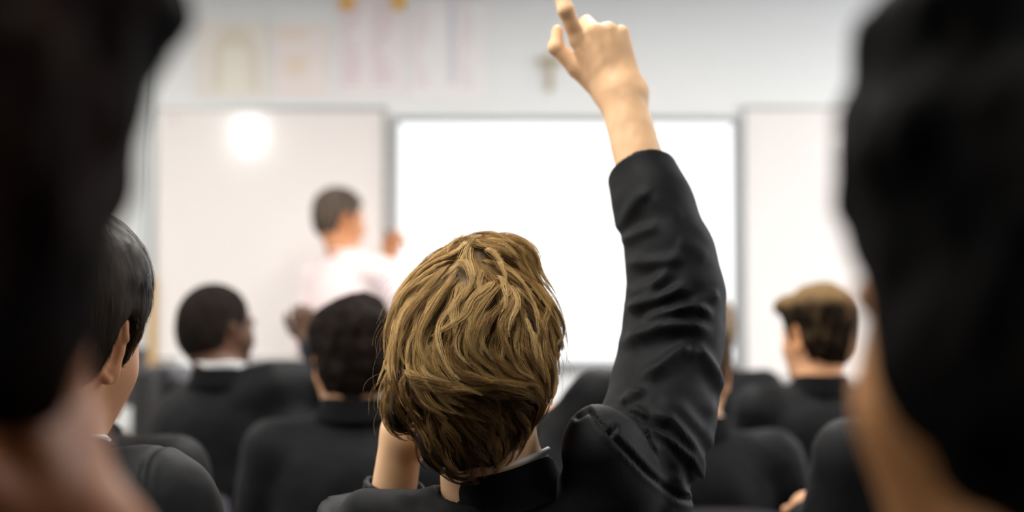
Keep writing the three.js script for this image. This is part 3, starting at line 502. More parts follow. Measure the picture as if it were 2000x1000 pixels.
// ------------------------------------------------------------------ the boy with the raised arm
{
  const base = V(-0.005, 0, -1.50), L = (p) => p.sub(base), A = (x, y, D) => L(at(x, y, D)), pr = (r, D) => r / FPX * D;
  const hc = A(936, 722, 1.5), head = { c: hc.toArray(), yaw: -0.02, pitch: -0.12, roll: 0.075, s: 0.94, wide: 1.06 };
  const N = A(968, 948, 1.495), SL = A(728, 1022, 1.5), SR = A(1212, 905, 1.51), EL = V(-0.165, 0.79, -0.16), WL = A(786, 842, 1.585), WR = A(1214, 190, 1.735), ER = A(1322, 580, 1.64);
  // raised right hand, back towards us, index finger up
  const H = 1.74, hb = (x, y, dz = 0) => A(x, y, H + dz), w = hb(1212, 178);
  const bonesR = [
    [hb(1193, 180), hb(1129, 78, -0.001), 0.0165, 0.0105, 0.012], [hb(1206, 178, -0.004), hb(1161, 62, -0.006), 0.0175, 0.0105, 0.012], [hb(1222, 178, -0.002), hb(1189, 60, -0.004), 0.0165, 0.0098, 0.012], [hb(1236, 174, 0.003), hb(1214, 66, 0.003), 0.0135, 0.0088, 0.012],
    [hb(1190, 150, 0.012), hb(1150, 110, 0.012), 0.017, 0.013, 0.012],
    [hb(1129, 78), hb(1105, 20, -0.012), 0.0102, 0.0098, 0.003], [hb(1105, 20, -0.012), hb(1090, -22, -0.004), 0.0096, 0.0082, 0.003], [hb(1090, -22, -0.004), hb(1082, -54, 0.004), 0.008, 0.0066, 0.003],
    [hb(1161, 62), hb(1146, 46, 0.036), 0.0102, 0.0092, 0.003], [hb(1146, 46, 0.036), hb(1153, 78, 0.05), 0.009, 0.0085, 0.003], [hb(1152, 74, 0.05), hb(1162, 98, 0.038), 0.0082, 0.0072, 0.003],
    [hb(1189, 60), hb(1180, 66, 0.038), 0.0098, 0.0092, 0.003], [hb(1180, 66, 0.038), hb(1180, 86, 0.048), 0.009, 0.0082, 0.003], [hb(1180, 86, 0.048), hb(1184, 104, 0.034), 0.0078, 0.007, 0.003],
    [hb(1214, 66, 0.006), hb(1206, 74, 0.034), 0.0088, 0.0082, 0.003], [hb(1206, 74, 0.034), hb(1207, 90, 0.042), 0.008, 0.0072, 0.003], [hb(1207, 90, 0.042), hb(1207, 106, 0.03), 0.007, 0.0063, 0.003],
    [hb(1176, 172, 0.012), hb(1128, 134, 0.014), 0.0165, 0.0118, 0.012], [hb(1128, 134, 0.014), hb(1086, 92, 0.012), 0.0118, 0.0092, 0.004], [hb(1086, 92, 0.012), hb(1089, 60, 0.016), 0.0092, 0.0066, 0.003],
    [hb(1247, 182, -0.004), hb(1243, 190, 0), 0.0095, 0.009, 0.012],
  ];
  const bonesL = handBones(WL.clone(), V(0.86, 0.06, -0.5), V(0.05, 0.95, 0.3), -1, 0.7, 0.95);
  // the raised sleeve: centre line and radii along the arm
  const arm = [[1228, 915, 1.52, 92], [1264, 868, 1.545, 104], [1292, 800, 1.575, 101], [1303, 740, 1.6, 96], [1313, 655, 1.625, 95], [1320, 578, 1.64, 90], [1309, 500, 1.655, 80], [1277, 402, 1.68, 73], [1252, 334, 1.70, 69]];
  const ap = arm.map(([x, y, D, r]) => [A(x, y, D), pr(r, D)]);
  const armF = U(0.02, ...ap.slice(1).map((q, i) => rc(ap[i][0], q[0], ap[i][1], q[1]))), cuffP = ap[8][0], cuffD = cuffP.clone().sub(ap[7][0]).normalize();
  const hole = rc(cuffP.clone().addScaledVector(cuffD, -0.03), cuffP.clone().addScaledVector(cuffD, 0.05), ap[8][1] - 0.006, ap[8][1] - 0.005);
  const rimD = cuffD.clone().add(V(0, 0, -0.2)).normalize(), sleeveR = (x, y, z) => smax(smax(armF(x, y, z), (x - cuffP.x) * rimD.x + (y - cuffP.y) * rimD.y + (z - cuffP.z) * rimD.z, 0.006), -hole(x, y, z), 0.002);
  const lcP = A(772, 943, 1.60), lD = WL.clone().sub(EL).normalize(), lF = U(0.02, rc(SL, EL, 0.06, 0.055), rc(EL, WL, 0.05, 0.031)), lHole = rc(lcP.clone().addScaledVector(lD, -0.04), lcP.clone().addScaledVector(lD, 0.06), 0.0295, 0.0285);
  const sleeveL = (x, y, z) => Math.max(lF(x, y, z), (x - lcP.x) * lD.x + (y - lcP.y) * lD.y + (z - lcP.z) * lD.z, -lHole(x, y, z));
  const C = (x, y, D) => A(x, y, D), nb = C(968, 1050, 1.50);
  const torso = U(0.035, ell([0, 0.56, 0], [0.17, 0.11, 0.13]), ell([-0.005, 0.83, 0.0], [0.17, 0.24, 0.115]), rc(nb, SL, pr(58, 1.5), pr(56, 1.5)), rc(nb, C(1120, 1045, 1.49), pr(62, 1.5), pr(75, 1.49)),
    rc(C(1250, 985, 1.53), C(1235, 1120, 1.53), pr(104, 1.53), pr(104, 1.53)), rc(C(1170, 985, 1.48), C(1150, 1100, 1.49), pr(72, 1.48), pr(90, 1.49)));
  const puff = U(0.02, rc(C(1176, 880, 1.472), C(1196, 955, 1.48), pr(80, 1.47), pr(92, 1.48)), rc(C(1165, 838, 1.478), C(1225, 905, 1.49), pr(42, 1.475), pr(70, 1.49)));
  const lpad = rc(C(712, 1008, 1.492), C(770, 1012, 1.49), pr(46, 1.49), pr(46, 1.49));
  const tor2 = (x, y, z) => smin(smin(torso(x, y, z), puff(x, y, z), 0.012), lpad(x, y, z), 0.02);
  // folds and seams, as polylines over the back of the cloth: [points, height m, width m]
  const X = (x, y) => A(x, y, 1.61), X2 = (x, y) => A(x, y, 1.42), c3 = (q, a, w) => [q.map(([x, y]) => X(1080 + x / 2.083, 520 + y / 2.083)), a, w], c2 = (q, a, w) => [q.map(([x, y]) => X(1080 + x / 2.94, 280 + y / 2.94)), a * 0.7, w];
  const folds = [
    c3([[310, 185], [380, 155], [460, 120], [560, 70]], 0.0050, 0.0075), c3([[340, 225], [440, 190], [560, 175], [650, 195]], 0.0050, 0.0065), c3([[285, 345], [330, 285], [420, 245], [540, 240], [640, 270]], 0.0052, 0.009),
    c3([[330, 450], [410, 400], [480, 350], [545, 318]], 0.0055, 0.008), c3([[545, 318], [590, 370], [640, 440], [665, 520]], 0.0045, 0.008), c3([[258, 545], [290, 505], [345, 488]], 0.0034, 0.005), c3([[280, 575], [310, 560], [345, 590]], 0.003, 0.0045),
    c3([[265, 610], [350, 640], [420, 665], [500, 740], [555, 830], [580, 940]], 0.005, 0.006), c3([[350, 560], [430, 600], [510, 690], [560, 770], [600, 880]], 0.0045, 0.0075), c3([[300, 655], [400, 700], [460, 770], [500, 850]], 0.003, 0.008),
    c3([[380, 520], [470, 560], [560, 650], [600, 740]], 0.003, 0.010), c3([[600, 520], [610, 640], [590, 760]], 0.003, 0.011), c3([[420, 780], [470, 850], [510, 940]], 0.003, 0.007),
    c2([[380, 520], [440, 400], [500, 300], [600, 260]], 0.0030, 0.008), c2([[400, 560], [500, 510], [620, 470]], 0.0035, 0.007), c2([[430, 680], [540, 690], [660, 680], [760, 640]], 0.0042, 0.008), c2([[440, 880], [520, 830], [600, 790], [680, 720]], 0.0042, 0.0075),
    c2([[420, 960], [470, 930], [560, 860], [620, 760]], 0.004, 0.006), c2([[640, 960], [760, 935], [880, 890], [960, 860]], 0.0048, 0.007), c2([[560, 300], [660, 360], [760, 430]], 0.0022, 0.010), c2([[700, 560], [800, 600], [900, 680]], 0.0022, 0.010),
  ].map(([p, a, wd]) => ({ p, a, wd, b: new THREE.Box3().setFromPoints(p).expandByScalar(wd * 4) }));
  const seam = (q, D) => q.map(([x, y]) => A(x, y, D));
  const seams = [seam([[1128, 818], [1150, 803], [1168, 822], [1192, 848], [1228, 886], [1262, 922], [1300, 955], [1338, 984], [1372, 996]], 1.445), seam([[968, 985], [966, 1100]], 1.41), seam([[1192, 848], [1204, 838]], 1.43)];
  const segD = (x, y, P) => { let best = 9, bt = 0; for (let i = 0; i + 1 < P.length; i++) { const ax = P[i].x, ay = P[i].y, bx = P[i + 1].x - ax, by = P[i + 1].y - ay, t = clamp(((x - ax) * bx + (y - ay) * by) / (bx * bx + by * by), 0, 1), d = Math.hypot(x - ax - bx * t, y - ay - by * t); if (d < best) { best = d; bt = (i + t) / (P.length - 1); } } return [best, bt]; };
  const disp = (x, y, z, nx, ny, nz) => {
    let s = 0.0022 * noise(x * 15, y * 13, z * 15) + 0.0009 * noise(x * 40 + 20 * y, y * 38, z * 40);
    const onArm = armF(x, y, z) < 0.012;
    if (onArm) {
      const back = sstep(nz, -0.6, 0.1);
      for (const f of folds) { if (x < f.b.min.x || x > f.b.max.x || y < f.b.min.y || y > f.b.max.y) continue; const [d, t] = segD(x, y, f.p), e = sstep(t, -0.02, 0.22) * sstep(1.02 - t, 0, 0.25), q = d / f.wd; s += 2.1 * back * e * f.a * (Math.exp(-q * q) - 0.28 * Math.exp(-(q * q) / 5)); }
      s += (1 - back) * 0.004 * noise(x * 26, y * 40, z * 26);
    }
    if (nz > 0) for (const P of seams) { const [d] = segD(x, y, P); if (d < 0.012) s += -0.0030 * Math.exp(-((d / 0.0022) ** 2)) + 0.0008 * Math.exp(-(((d - 0.006) / 0.003) ** 2)); }
    return s;
  };
  // hair of the boy: shape, flow, locks
  const hm = headMatrix(head), hinv = hm.clone().invert(), g2 = (x, y, D = 1.5) => A(x, y, D).applyMatrix4(hinv);
  const hv0 = U(0.022, ell([-0.002, 0.036, 0.008], [0.091, 0.099, 0.110]), ell([-0.005, -0.02, 0.03], [0.078, 0.066, 0.080]), ell([-0.014, -0.075, 0.042], [0.056, 0.045, 0.047]), rc(V(-0.018, -0.08, 0.055), V(-0.024, -0.108, 0.06), 0.032, 0.012), ell([-0.087, -0.032, 0.012], [0.02, 0.036, 0.034]), ell([0.02, 0.118, 0.02], [0.05, 0.03, 0.05]));
  const earGap = ell([0.106, -0.022, -0.002], [0.036, 0.05, 0.04]), hv = (x, y, z) => smax(smin(hv0(x, y, z), skull(x, y, z) - 0.013, 0.008), -earGap(x, y, z), 0.012);
  const tbl = [[0.055, -0.12], [0.03, -0.108], [0.014, -0.075], [0.008, -0.01], [0.0, 0.012], [-0.014, 0.01], [-0.02, -0.03], [-0.045, -0.02], [-0.06, 0.035], [-0.09, 0.06], [-0.14, 0.065]], tblL = [[0.055, -0.12], [0.02, -0.095], [-0.02, -0.07], [-0.045, -0.05], [-0.06, 0.02], [-0.09, 0.06], [-0.14, 0.065]];
  const region = (p) => p.y - line(p.x > 0 ? tbl : tblL, p.z);
  const capF = (x, y, z) => smax(Math.min(hv(x, y, z) + lerp(0.005, 0.011, sstep(y, -0.07, 0)), skull(x, y, z) - 0.004), -(y - line(x > 0 ? tbl : tblL, z) - 0.008) * 0.7, 0.008);
  const cr = (q) => q.map(([x, y]) => [700 + x * 0.5701, 430 + y * 0.57]);
  const guides = [
    [[330, 140], [250, 180], [170, 250], [115, 340], [105, 440], [110, 530]], [[340, 150], [280, 220], [200, 300], [150, 400], [140, 500], [150, 560], [110, 620]], [[350, 160], [300, 230], [270, 330], [245, 430], [255, 520], [320, 580], [430, 600]],
    [[380, 150], [360, 230], [340, 330], [330, 430], [360, 510], [430, 570], [520, 590]], [[400, 140], [440, 200], [430, 270], [390, 330], [380, 400], [395, 470], [450, 530]], [[430, 110], [490, 160], [530, 230], [500, 290], [440, 360], [410, 440], [450, 520], [540, 570], [640, 620]],
    [[450, 100], [520, 130], [590, 180], [640, 260], [680, 340], [705, 410], [690, 470]], [[470, 130], [560, 220], [610, 310], [620, 400], [600, 470], [640, 560], [645, 620]], [[550, 270], [520, 350], [490, 430], [510, 500], [570, 560], [650, 610]],
    [[150, 540], [220, 555], [300, 580], [400, 605], [520, 600], [640, 640]], [[160, 600], [230, 640], [300, 690], [340, 760], [370, 860]], [[260, 620], [330, 680], [400, 740], [440, 800]], [[400, 640], [480, 700], [530, 780]], [[520, 640], [590, 690], [620, 740]],
    [[640, 640], [640, 700], [625, 760]], [[180, 640], [240, 710], [290, 790], [330, 840]], [[130, 540], [125, 590], [95, 635]], [[470, 640], [500, 730], [500, 800]],
  ].map(cr);
  const arrows = [];
  for (const q of guides) for (let i = 0; i + 1 < q.length; i++) { const a = g2(...q[i]), b = g2(...q[i + 1]), l = Math.hypot(b.x - a.x, b.y - a.y), m = Math.max(1, Math.round(l / 0.012)); for (let k = 0; k < m; k++) arrows.push([lerp(a.x, b.x, (k + 0.5) / m), lerp(a.y, b.y, (k + 0.5) / m), (b.x - a.x) / l, (b.y - a.y) / l]); }
  const crown = g2(920, 510); crown.z = 0.02;
  const flow = (p, N) => {
    let sx = 0, sy = 0, sw = 0; for (const [x, y, dx, dy] of arrows) { const d2 = (p.x - x) ** 2 + (p.y - y) ** 2, q = 1 / (d2 * d2 + 4e-9); sx += dx * q; sy += dy * q; sw += q; }
    const bk = sstep(p.z, -0.045, 0.01), def = V(p.x - crown.x, Math.min(p.y - crown.y, 0) - 0.03, (p.z - crown.z)); def.addScaledVector(N, -def.dot(N)).normalize();
    const v = V(sx / sw, sy / sw, 0); v.addScaledVector(N, -v.dot(N)).normalize(); return def.multiplyScalar(1 - bk).addScaledVector(v, bk).normalize();
  };
  const S = new Strands(); seedState = 4242;
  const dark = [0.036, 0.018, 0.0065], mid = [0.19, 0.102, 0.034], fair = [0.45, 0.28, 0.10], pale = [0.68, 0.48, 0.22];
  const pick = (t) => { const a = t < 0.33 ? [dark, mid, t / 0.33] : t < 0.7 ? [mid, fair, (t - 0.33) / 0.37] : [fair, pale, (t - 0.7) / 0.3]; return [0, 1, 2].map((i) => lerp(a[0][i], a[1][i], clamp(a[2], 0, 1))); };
  const localG = (p) => { gradient(hv, p.x, p.y, p.z, 0.002, grad4); return V(grad4[0], grad4[1], grad4[2]); };
  function lock(path, count, width, tone, rad, taper = 0.75, root = 0.25) {               // hairs gathered along a path (head frame)
    const n = path.length, Ns = path.map(localG), Ss = path.map((p, k) => path[Math.min(n - 1, k + 1)].clone().sub(path[Math.max(0, k - 1)]).normalize().cross(Ns[k]).normalize());
    for (let q = 0; q < count; q++) {
      const a = gauss(), b = Math.abs(gauss()), ph = rr(0, 6.28), fr = rr(0.6, 1.6), k0 = Math.floor(rr(0, 0.22) * n), k1 = Math.max(k0 + 4, Math.round(n * (1 - 0.25 * rnd() * rnd()))), am = rr(0.0001, 0.0006), pts = [];
      for (let k = k0; k < Math.min(n, k1); k++) { const t = k / (n - 1), e = path[k]; if (e.x > 0.064 && e.y < 0.010 && e.y > -0.06 && e.z < 0.06) break; if (hv(e.x, e.y, e.z) > 0.008) break; const wd = width * (1 - taper * t * t) * (root + (1 - root) * sstep(t, 0, 0.3)); pts.push(path[k].clone().addScaledVector(Ss[k], a * wd + am * Math.sin(ph + fr * k)).addScaledVector(Ns[k], -b * wd * 0.5 - 0.006 * (1 - root) * (1 - sstep(t, 0, 0.22)) + am * Math.cos(ph * 1.7 + fr * k)).applyMatrix4(hm)); }
      if (pts.length < 3) continue;
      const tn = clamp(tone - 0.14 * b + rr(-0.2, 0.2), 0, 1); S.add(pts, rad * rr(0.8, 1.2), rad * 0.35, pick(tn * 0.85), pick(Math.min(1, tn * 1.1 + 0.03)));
    }
  }
  function walk(p, len, l0, l1, n, wig, ph) {
    const path = []; let prev = null;
    for (let k = 0; k <= n; k++) {
      path.push(p.clone()); const N = localG(p), d = flow(p, N), sd = d.clone().cross(N), t = k / n;
      d.addScaledVector(sd, wig * Math.sin(ph + t * 7)).normalize(); if (prev) d.lerp(prev, 0.35).normalize(); prev = d.clone(); p = p.clone().addScaledVector(d, len / n);
      if (region(p) < -0.02 && p.z <= 0.02) break; toLevel(hv, p, lerp(l0, l1, Math.sin(Math.min(t * 1.3, 1) * 1.57)), 1); if (hv(p.x, p.y, p.z) > 0.01) break;
    }
    return path;
  }
  // underlayers to outer layers
  for (let layer = 0; layer < 4; layer++) {
    const clumps = [240, 270, 300, 260][layer];
    for (let q = 0; q < clumps; q++) {
      const d = V(gauss(), gauss() * 0.95 + (q % 4 ? 0.15 : -0.75), gauss() + (q % 4 ? 0.35 : 0.7)).normalize().multiplyScalar(0.12).add(V(0, 0.02, 0.01)); if (layer === 3) d.set(crown.x + gauss() * 0.034, 0.15, crown.z + gauss() * 0.038);
      toLevel(hv, d, -0.009, 7);
      if (region(d) < 0.012) continue;
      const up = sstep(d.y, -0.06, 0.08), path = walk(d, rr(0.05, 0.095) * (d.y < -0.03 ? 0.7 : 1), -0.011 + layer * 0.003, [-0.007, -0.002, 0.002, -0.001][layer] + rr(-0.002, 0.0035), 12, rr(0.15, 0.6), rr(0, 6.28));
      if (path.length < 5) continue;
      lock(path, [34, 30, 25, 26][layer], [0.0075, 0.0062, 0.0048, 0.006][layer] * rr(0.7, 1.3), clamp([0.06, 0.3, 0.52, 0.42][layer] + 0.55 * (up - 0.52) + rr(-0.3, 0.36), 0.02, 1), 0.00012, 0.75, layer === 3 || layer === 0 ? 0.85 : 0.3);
    }
  }
  // drawn locks that lie on top
  const locks = [
    [[[120, 460], [128, 530], [150, 600], [190, 660]], 40, 0.0055, 0.42], [[[140, 490], [150, 560], [175, 630], [220, 690]], 40, 0.0055, 0.36], [[[170, 530], [182, 600], [215, 660], [265, 720]], 40, 0.0055, 0.32], [[[110, 510], [116, 570], [98, 625]], 30, 0.004, 0.5], [[[150, 570], [165, 640], [205, 710], [250, 770]], 40, 0.006, 0.25], [[[190, 590], [220, 680], [260, 750], [300, 810]], 40, 0.006, 0.25],
    [[[490, 220], [455, 275], [410, 318], [382, 372], [300, 418], [262, 432]], 46, 0.0045, 0.8], [[[350, 160], [320, 260], [258, 380], [242, 450], [262, 520], [332, 580], [425, 602]], 44, 0.005, 0.72], [[[150, 530], [230, 556], [330, 590], [440, 606]], 40, 0.004, 0.7], [[[160, 560], [240, 580], [350, 610], [470, 600], [560, 590]], 40, 0.0045, 0.5],
    [[[520, 230], [460, 300], [415, 380], [400, 450], [440, 520], [520, 560]], 44, 0.005, 0.74], [[[560, 250], [530, 330], [500, 390], [505, 460], [560, 540], [640, 610]], 40, 0.0045, 0.62], [[[430, 100], [470, 150], [500, 200], [520, 250]], 40, 0.0055, 0.82], [[[330, 130], [270, 200], [190, 260], [140, 330], [120, 420]], 40, 0.005, 0.7],
    [[[320, 140], [290, 230], [230, 300], [180, 390], [165, 480], [190, 540]], 40, 0.005, 0.7], [[[590, 190], [630, 270], [640, 350], [620, 430], [640, 500]], 36, 0.005, 0.55], [[[640, 270], [680, 340], [700, 400], [680, 460]], 34, 0.0045, 0.6], [[[140, 560], [128, 600], [90, 632]], 30, 0.0035, 0.62], [[[120, 430], [104, 480], [118, 530], [98, 560]], 28, 0.003, 0.7],
    [[[330, 150], [380, 190], [400, 250], [370, 320]], 34, 0.005, 0.75], [[[440, 590], [520, 600], [590, 620], [650, 645]], 34, 0.004, 0.45], [[[480, 330], [430, 400], [420, 470], [470, 530]], 34, 0.0045, 0.66], [[[560, 450], [590, 500], [640, 570], [655, 640]], 34, 0.004, 0.5], [[[300, 690], [350, 760], [390, 840]], 34, 0.005, 0.3], [[[380, 680], [440, 740], [470, 800]], 34, 0.005, 0.3], [[[250, 660], [280, 740], [300, 800], [340, 845]], 34, 0.005, 0.28], [[[540, 660], [580, 710], [600, 760]], 30, 0.0045, 0.3],
  ];
  for (const [q, cnt, wd, tone] of locks) {
    const cv = new THREE.CatmullRomCurve3(cr(q).map(([x, y]) => { const p = g2(x, y); p.z = 0.06; return p; })), m = 20, path = [];
    for (let k = 0; k <= m; k++) { const t = k / m, p = cv.getPoint(t); let zz = 0.2; for (let i = 0; i < 90 && hv(p.x, p.y, zz) > 0.001; i++) zz -= 0.003; p.z = zz < -0.06 ? 0.0 : zz; if (zz < -0.06) toLevel(hv, p, 0.002, 5); else toLevel(hv, p, lerp(-0.008, 0.0042, Math.sin(Math.pow(t, 0.6) * 2.8)), 3); path.push(p); }
    lock(path, Math.round(cnt * 1.7), wd, tone, 0.00012);
  }
  // tousled hair over the crown
  for (let q = 0; q < 70; q++) {
    const d = V(crown.x + gauss() * 0.03, 0.14, rr(-0.05, 0.045)); toLevel(hv, d, -0.004, 6);
    const N0 = localG(d), a = rr(0, 6.28), dir = V(Math.cos(a), -0.1, Math.sin(a) * 0.7 + 0.45); dir.addScaledVector(N0, -dir.dot(N0)).normalize();
    const path = [], L = rr(0.03, 0.06), hgt = rr(0.000, 0.005), tw = rr(-0.9, 0.9); let p = d.clone();
    for (let k = 0; k <= 12; k++) { const t = k / 12, N = localG(p); path.push(p.clone().addScaledVector(N, hgt * Math.sin(t * 2.4))); dir.addScaledVector(N, -dir.dot(N)).normalize(); dir.addScaledVector(dir.clone().cross(N), tw / 12).normalize(); p.addScaledVector(dir, L / 12); toLevel(hv, p, 0.0, 1); }
    lock(path, 18, rr(0.0025, 0.005), rr(0.3, 0.85), 0.00012);
  }
  // stray hairs round the outline
  for (let q = 0; q < 150; q++) {
    const a = rr(-0.4, 3.6), d = V(Math.cos(a) * 0.11, Math.sin(a) * 0.11 + 0.02, rr(-0.03, 0.05)); toLevel(hv, d, -0.002, 6); if (region(d) < 0) continue;
    const N = localG(d), f = flow(d, N).addScaledVector(V(gauss(), gauss(), gauss()), 0.25), L = rr(0.02, 0.05), pts = [], bend = rr(0.1, 0.5), up = rr(0.15, 0.6);
    for (let k = 0; k <= 9; k++) { const t = k / 9; pts.push(d.clone().addScaledVector(f, L * t).addScaledVector(N, L * up * (Math.sin(t * 2.6) * 0.5 - bend * 0.2 * t * t)).applyMatrix4(hm)); }
    S.add(pts, 0.0001, 0.00006, mid, fair);
  }
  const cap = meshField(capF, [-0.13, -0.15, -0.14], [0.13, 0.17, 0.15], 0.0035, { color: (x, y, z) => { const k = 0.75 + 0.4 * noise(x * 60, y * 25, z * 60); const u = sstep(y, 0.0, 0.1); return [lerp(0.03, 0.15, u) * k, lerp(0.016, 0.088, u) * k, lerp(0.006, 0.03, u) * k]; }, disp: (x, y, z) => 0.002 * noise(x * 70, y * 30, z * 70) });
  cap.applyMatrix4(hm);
  const P = makePerson({
    label: 'pupil with tousled fair hair and black blazer raising the right arm, index finger up', x: base.x, z: base.z, head, skin: [0.66, 0.405, 0.225], joints: { N, SL, SR, EL, ER, WL, WR }, headCell: 0.0035, neckR: 0.05,
    handR: { bones: bonesR, rW: 0.0268, rE: 0.034, arm: 0.6, cell: 0.0028, disp: (x, y, z) => 0.0007 * noise(x * 90, y * 60, z * 90) }, handL: { bones: bonesL, rW: 0.0235, rE: 0.033, arm: 0.62, cell: 0.0035 },
    trunk: U(0.04, rc(V(0, 0.56, 0), V(-0.01, 0.95, 0), 0.1, 0.08), rc(V(-0.01, 0.95, 0), N.clone().add(V(0, -0.05, 0)), 0.06, 0.045), rc(V(-0.05, 0.96, 0), SL.clone().add(V(0.02, -0.02, 0)), 0.04, 0.03), rc(SL.clone().add(V(0.02, -0.02, 0)), EL, 0.034, 0.03), rc(EL, WL, 0.03, 0.021), rc(V(0.04, 0.98, 0), ap[0][0].clone().add(V(0, -0.01, -0.01)), 0.04, 0.03), ...[1, 2, 3, 4, 5, 6, 7].map((i) => rc(ap[i - 1][0], ap[i][0], ap[i - 1][1] * 0.55, ap[i][1] * 0.55))),
    torso: tor2, sleeveR, sleeveL, join: 0.012, clothDisp: disp, clothPts: [cuffP, ap[5][0], C(1300, 960, 1.53)], cloth: { cell: 0.0030, hem: 0.47, tilt: [0.16, 0, 0.24], shirtUp: 0.008, collarOver: { rx: 0.054, rz: 0.059, stand: 0.05, fall: 0.04, flare: 0.02, front: 0.06, seg: 120, wob: 0.012 }, shirtOver: { rx: 0.051, rz: 0.055, front: 0.03, flare: 0.002, fall: 0.012, seg: 100 } },
  });
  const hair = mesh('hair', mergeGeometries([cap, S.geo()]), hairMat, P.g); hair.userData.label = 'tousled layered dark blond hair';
  chair(base.x, base.z + 0.02, 0, 'dark school chair of the pupil raising an arm');
}

// ------------------------------------------------------------------ the other pupils and the teacher
function place(px, py, D, yaw, lx = 0, lz = -0.03) { const p = at(px, py, D), c = Math.cos(yaw), s = Math.sin(yaw); return { x: p.x - (lx * c + lz * s), z: p.z - (-lx * s + lz * c), yaw, hy: p.y, lx, lz }; }
const SK = { fair: [0.60, 0.345, 0.21], warm: [0.52, 0.27, 0.14], tan: [0.36, 0.17, 0.085], deep: [0.075, 0.036, 0.02] };
const BLK = [0.0012, 0.001, 0.001], BLK2 = [0.003, 0.0024, 0.0022], BRN = [0.02, 0.012, 0.007], BRN2 = [0.07, 0.042, 0.022];
function pupil(px, py, D, yaw, o) {
  const q = place(px, py, D, yaw, o.lx ?? 0, o.lz ?? -0.03);
  const r = makePerson({ ...o, x: q.x, z: q.z, yaw, head: { c: [q.lx, q.hy, q.lz], s: 0.95, ...o.head } });
  if (o.chairLabel) chair(q.x, q.z, yaw, o.chairLabel);
  return r;
}
// left, nearly sharp: neat dark hair, ear towards us
pupil(110, 668, 1.36, -0.1, {
  label: 'pupil with neat dark hair and bare ear, half behind the nearest left pupil', chairLabel: 'dark school chair of the neat-haired pupil on the left',
  joints: { SR: V(0.105, 1.045, 0.0), ER: V(0.165, 0.8, -0.06) },
  clothDisp: (x, y, z) => { const d = x - 0.128 + 0.28 * (y - 1.06) + 0.1 * z; return 0.002 * noise(x * 16, y * 11 + 3, z * 16) + 0.0006 * noise(x * 60, y * 50, z * 60) + (y > 0.88 ? -0.0028 * Math.exp(-((d / 0.0022) ** 2)) + 0.0012 * Math.exp(-(((d - 0.008) / 0.004) ** 2)) : 0); }, head: { yaw: -0.13, pitch: -0.2, roll: -0.08, s: 0.92 }, skin: [0.62, 0.33, 0.19], headCell: 0.003,
  hair: { side: 0.009, top: 0.022, nape: -0.062, lump: 0.002, cell: 0.0035, color: [0.006, 0.004, 0.003], color2: [0.014, 0.009, 0.006], extra: [ell([0, 0.09, -0.03], [0.06, 0.05, 0.07])],
    strands: (hf, hm) => shortStrands(hf, hm, { n: 6500, len: 0.055, crown: V(0.0, 0.15, 0.05), colors: [[0.009, 0.006, 0.003], [0.022, 0.013, 0.007], [0.06, 0.035, 0.015], [0.18, 0.11, 0.045]], r: 0.00016, wave: 0.0012, lift: 0.003 }) },
  cloth: { cell: 0.0035 },
});
// nearest on the left: very close and blurred, leaning the cheek on the right hand
{
  const D = 0.5, yaw = 0.0, q = place(-275, 556, D, yaw, 0.03), b = V(q.x, 0, q.z), Lc = (p) => p.sub(b);
  const W = Lc(at(178, 1110, 0.535)), E = Lc(at(190, 1800, 0.56));
  pupil(-275, 556, D, yaw, { lx: 0.03,
    label: 'nearest pupil on the left, blurred black hair, cheek resting on the right hand', skin: [0.24, 0.086, 0.03], head: { yaw: -0.12, pitch: -0.05, roll: -0.15, s: 0.97 }, joints: { WR: W, ER: E, SR: V(0.17, q.hy - 0.2, 0.01) },
    handR: { fwd: V(-0.3, 1, 0.02), n: V(1, 0.25, 0.12), curl: 1.15, s: 1.0, arm: 0.5, rW: 0.026 }, hair: { side: 0.008, top: 0.026, nape: -0.06, line: [[0.055, -0.07], [0.03, -0.055], [0.0, -0.04], [-0.02, -0.035], [-0.034, -0.02], [-0.045, 0.02], [-0.07, 0.06], [-0.12, 0.078]], lump: 0.006, color: BLK, color2: [0.012, 0.005, 0.003], extra: [ell([0.058, 0.12, -0.02], [0.036, 0.024, 0.06]), ell([0.074, 0.0, 0.012], [0.016, 0.038, 0.03])] }, chairLabel: 'dark school chair of the nearest pupil on the left',
  });
}
// nearest on the right: very close and blurred, from behind
pupil(2160, 690, 0.5, 0.15, {
  label: 'nearest pupil on the right, blurred black hair with a tuft above the ear', joints: { EL: V(-0.18, 0.8, -0.06) }, skin: [0.36, 0.16, 0.05], head: { yaw: 0.22, pitch: -0.08, roll: -0.05, s: 0.97 }, neckR: 0.056,
  hair: { side: 0.011, top: 0.028, line: [[0.055, -0.095], [0.02, -0.07], [-0.015, -0.05], [-0.03, -0.03], [-0.045, 0.02], [-0.07, 0.06], [-0.12, 0.078]], nape: -0.095, lump: 0.006, color: BLK, color2: BLK2, extra: [ell([-0.08, 0.068, 0.0], [0.014, 0.014, 0.03]), ell([-0.052, 0.118, 0.0], [0.036, 0.022, 0.06]), ell([-0.074, 0.0, 0.012], [0.016, 0.038, 0.03])] }, chairLabel: 'dark school chair of the nearest pupil on the right',
});
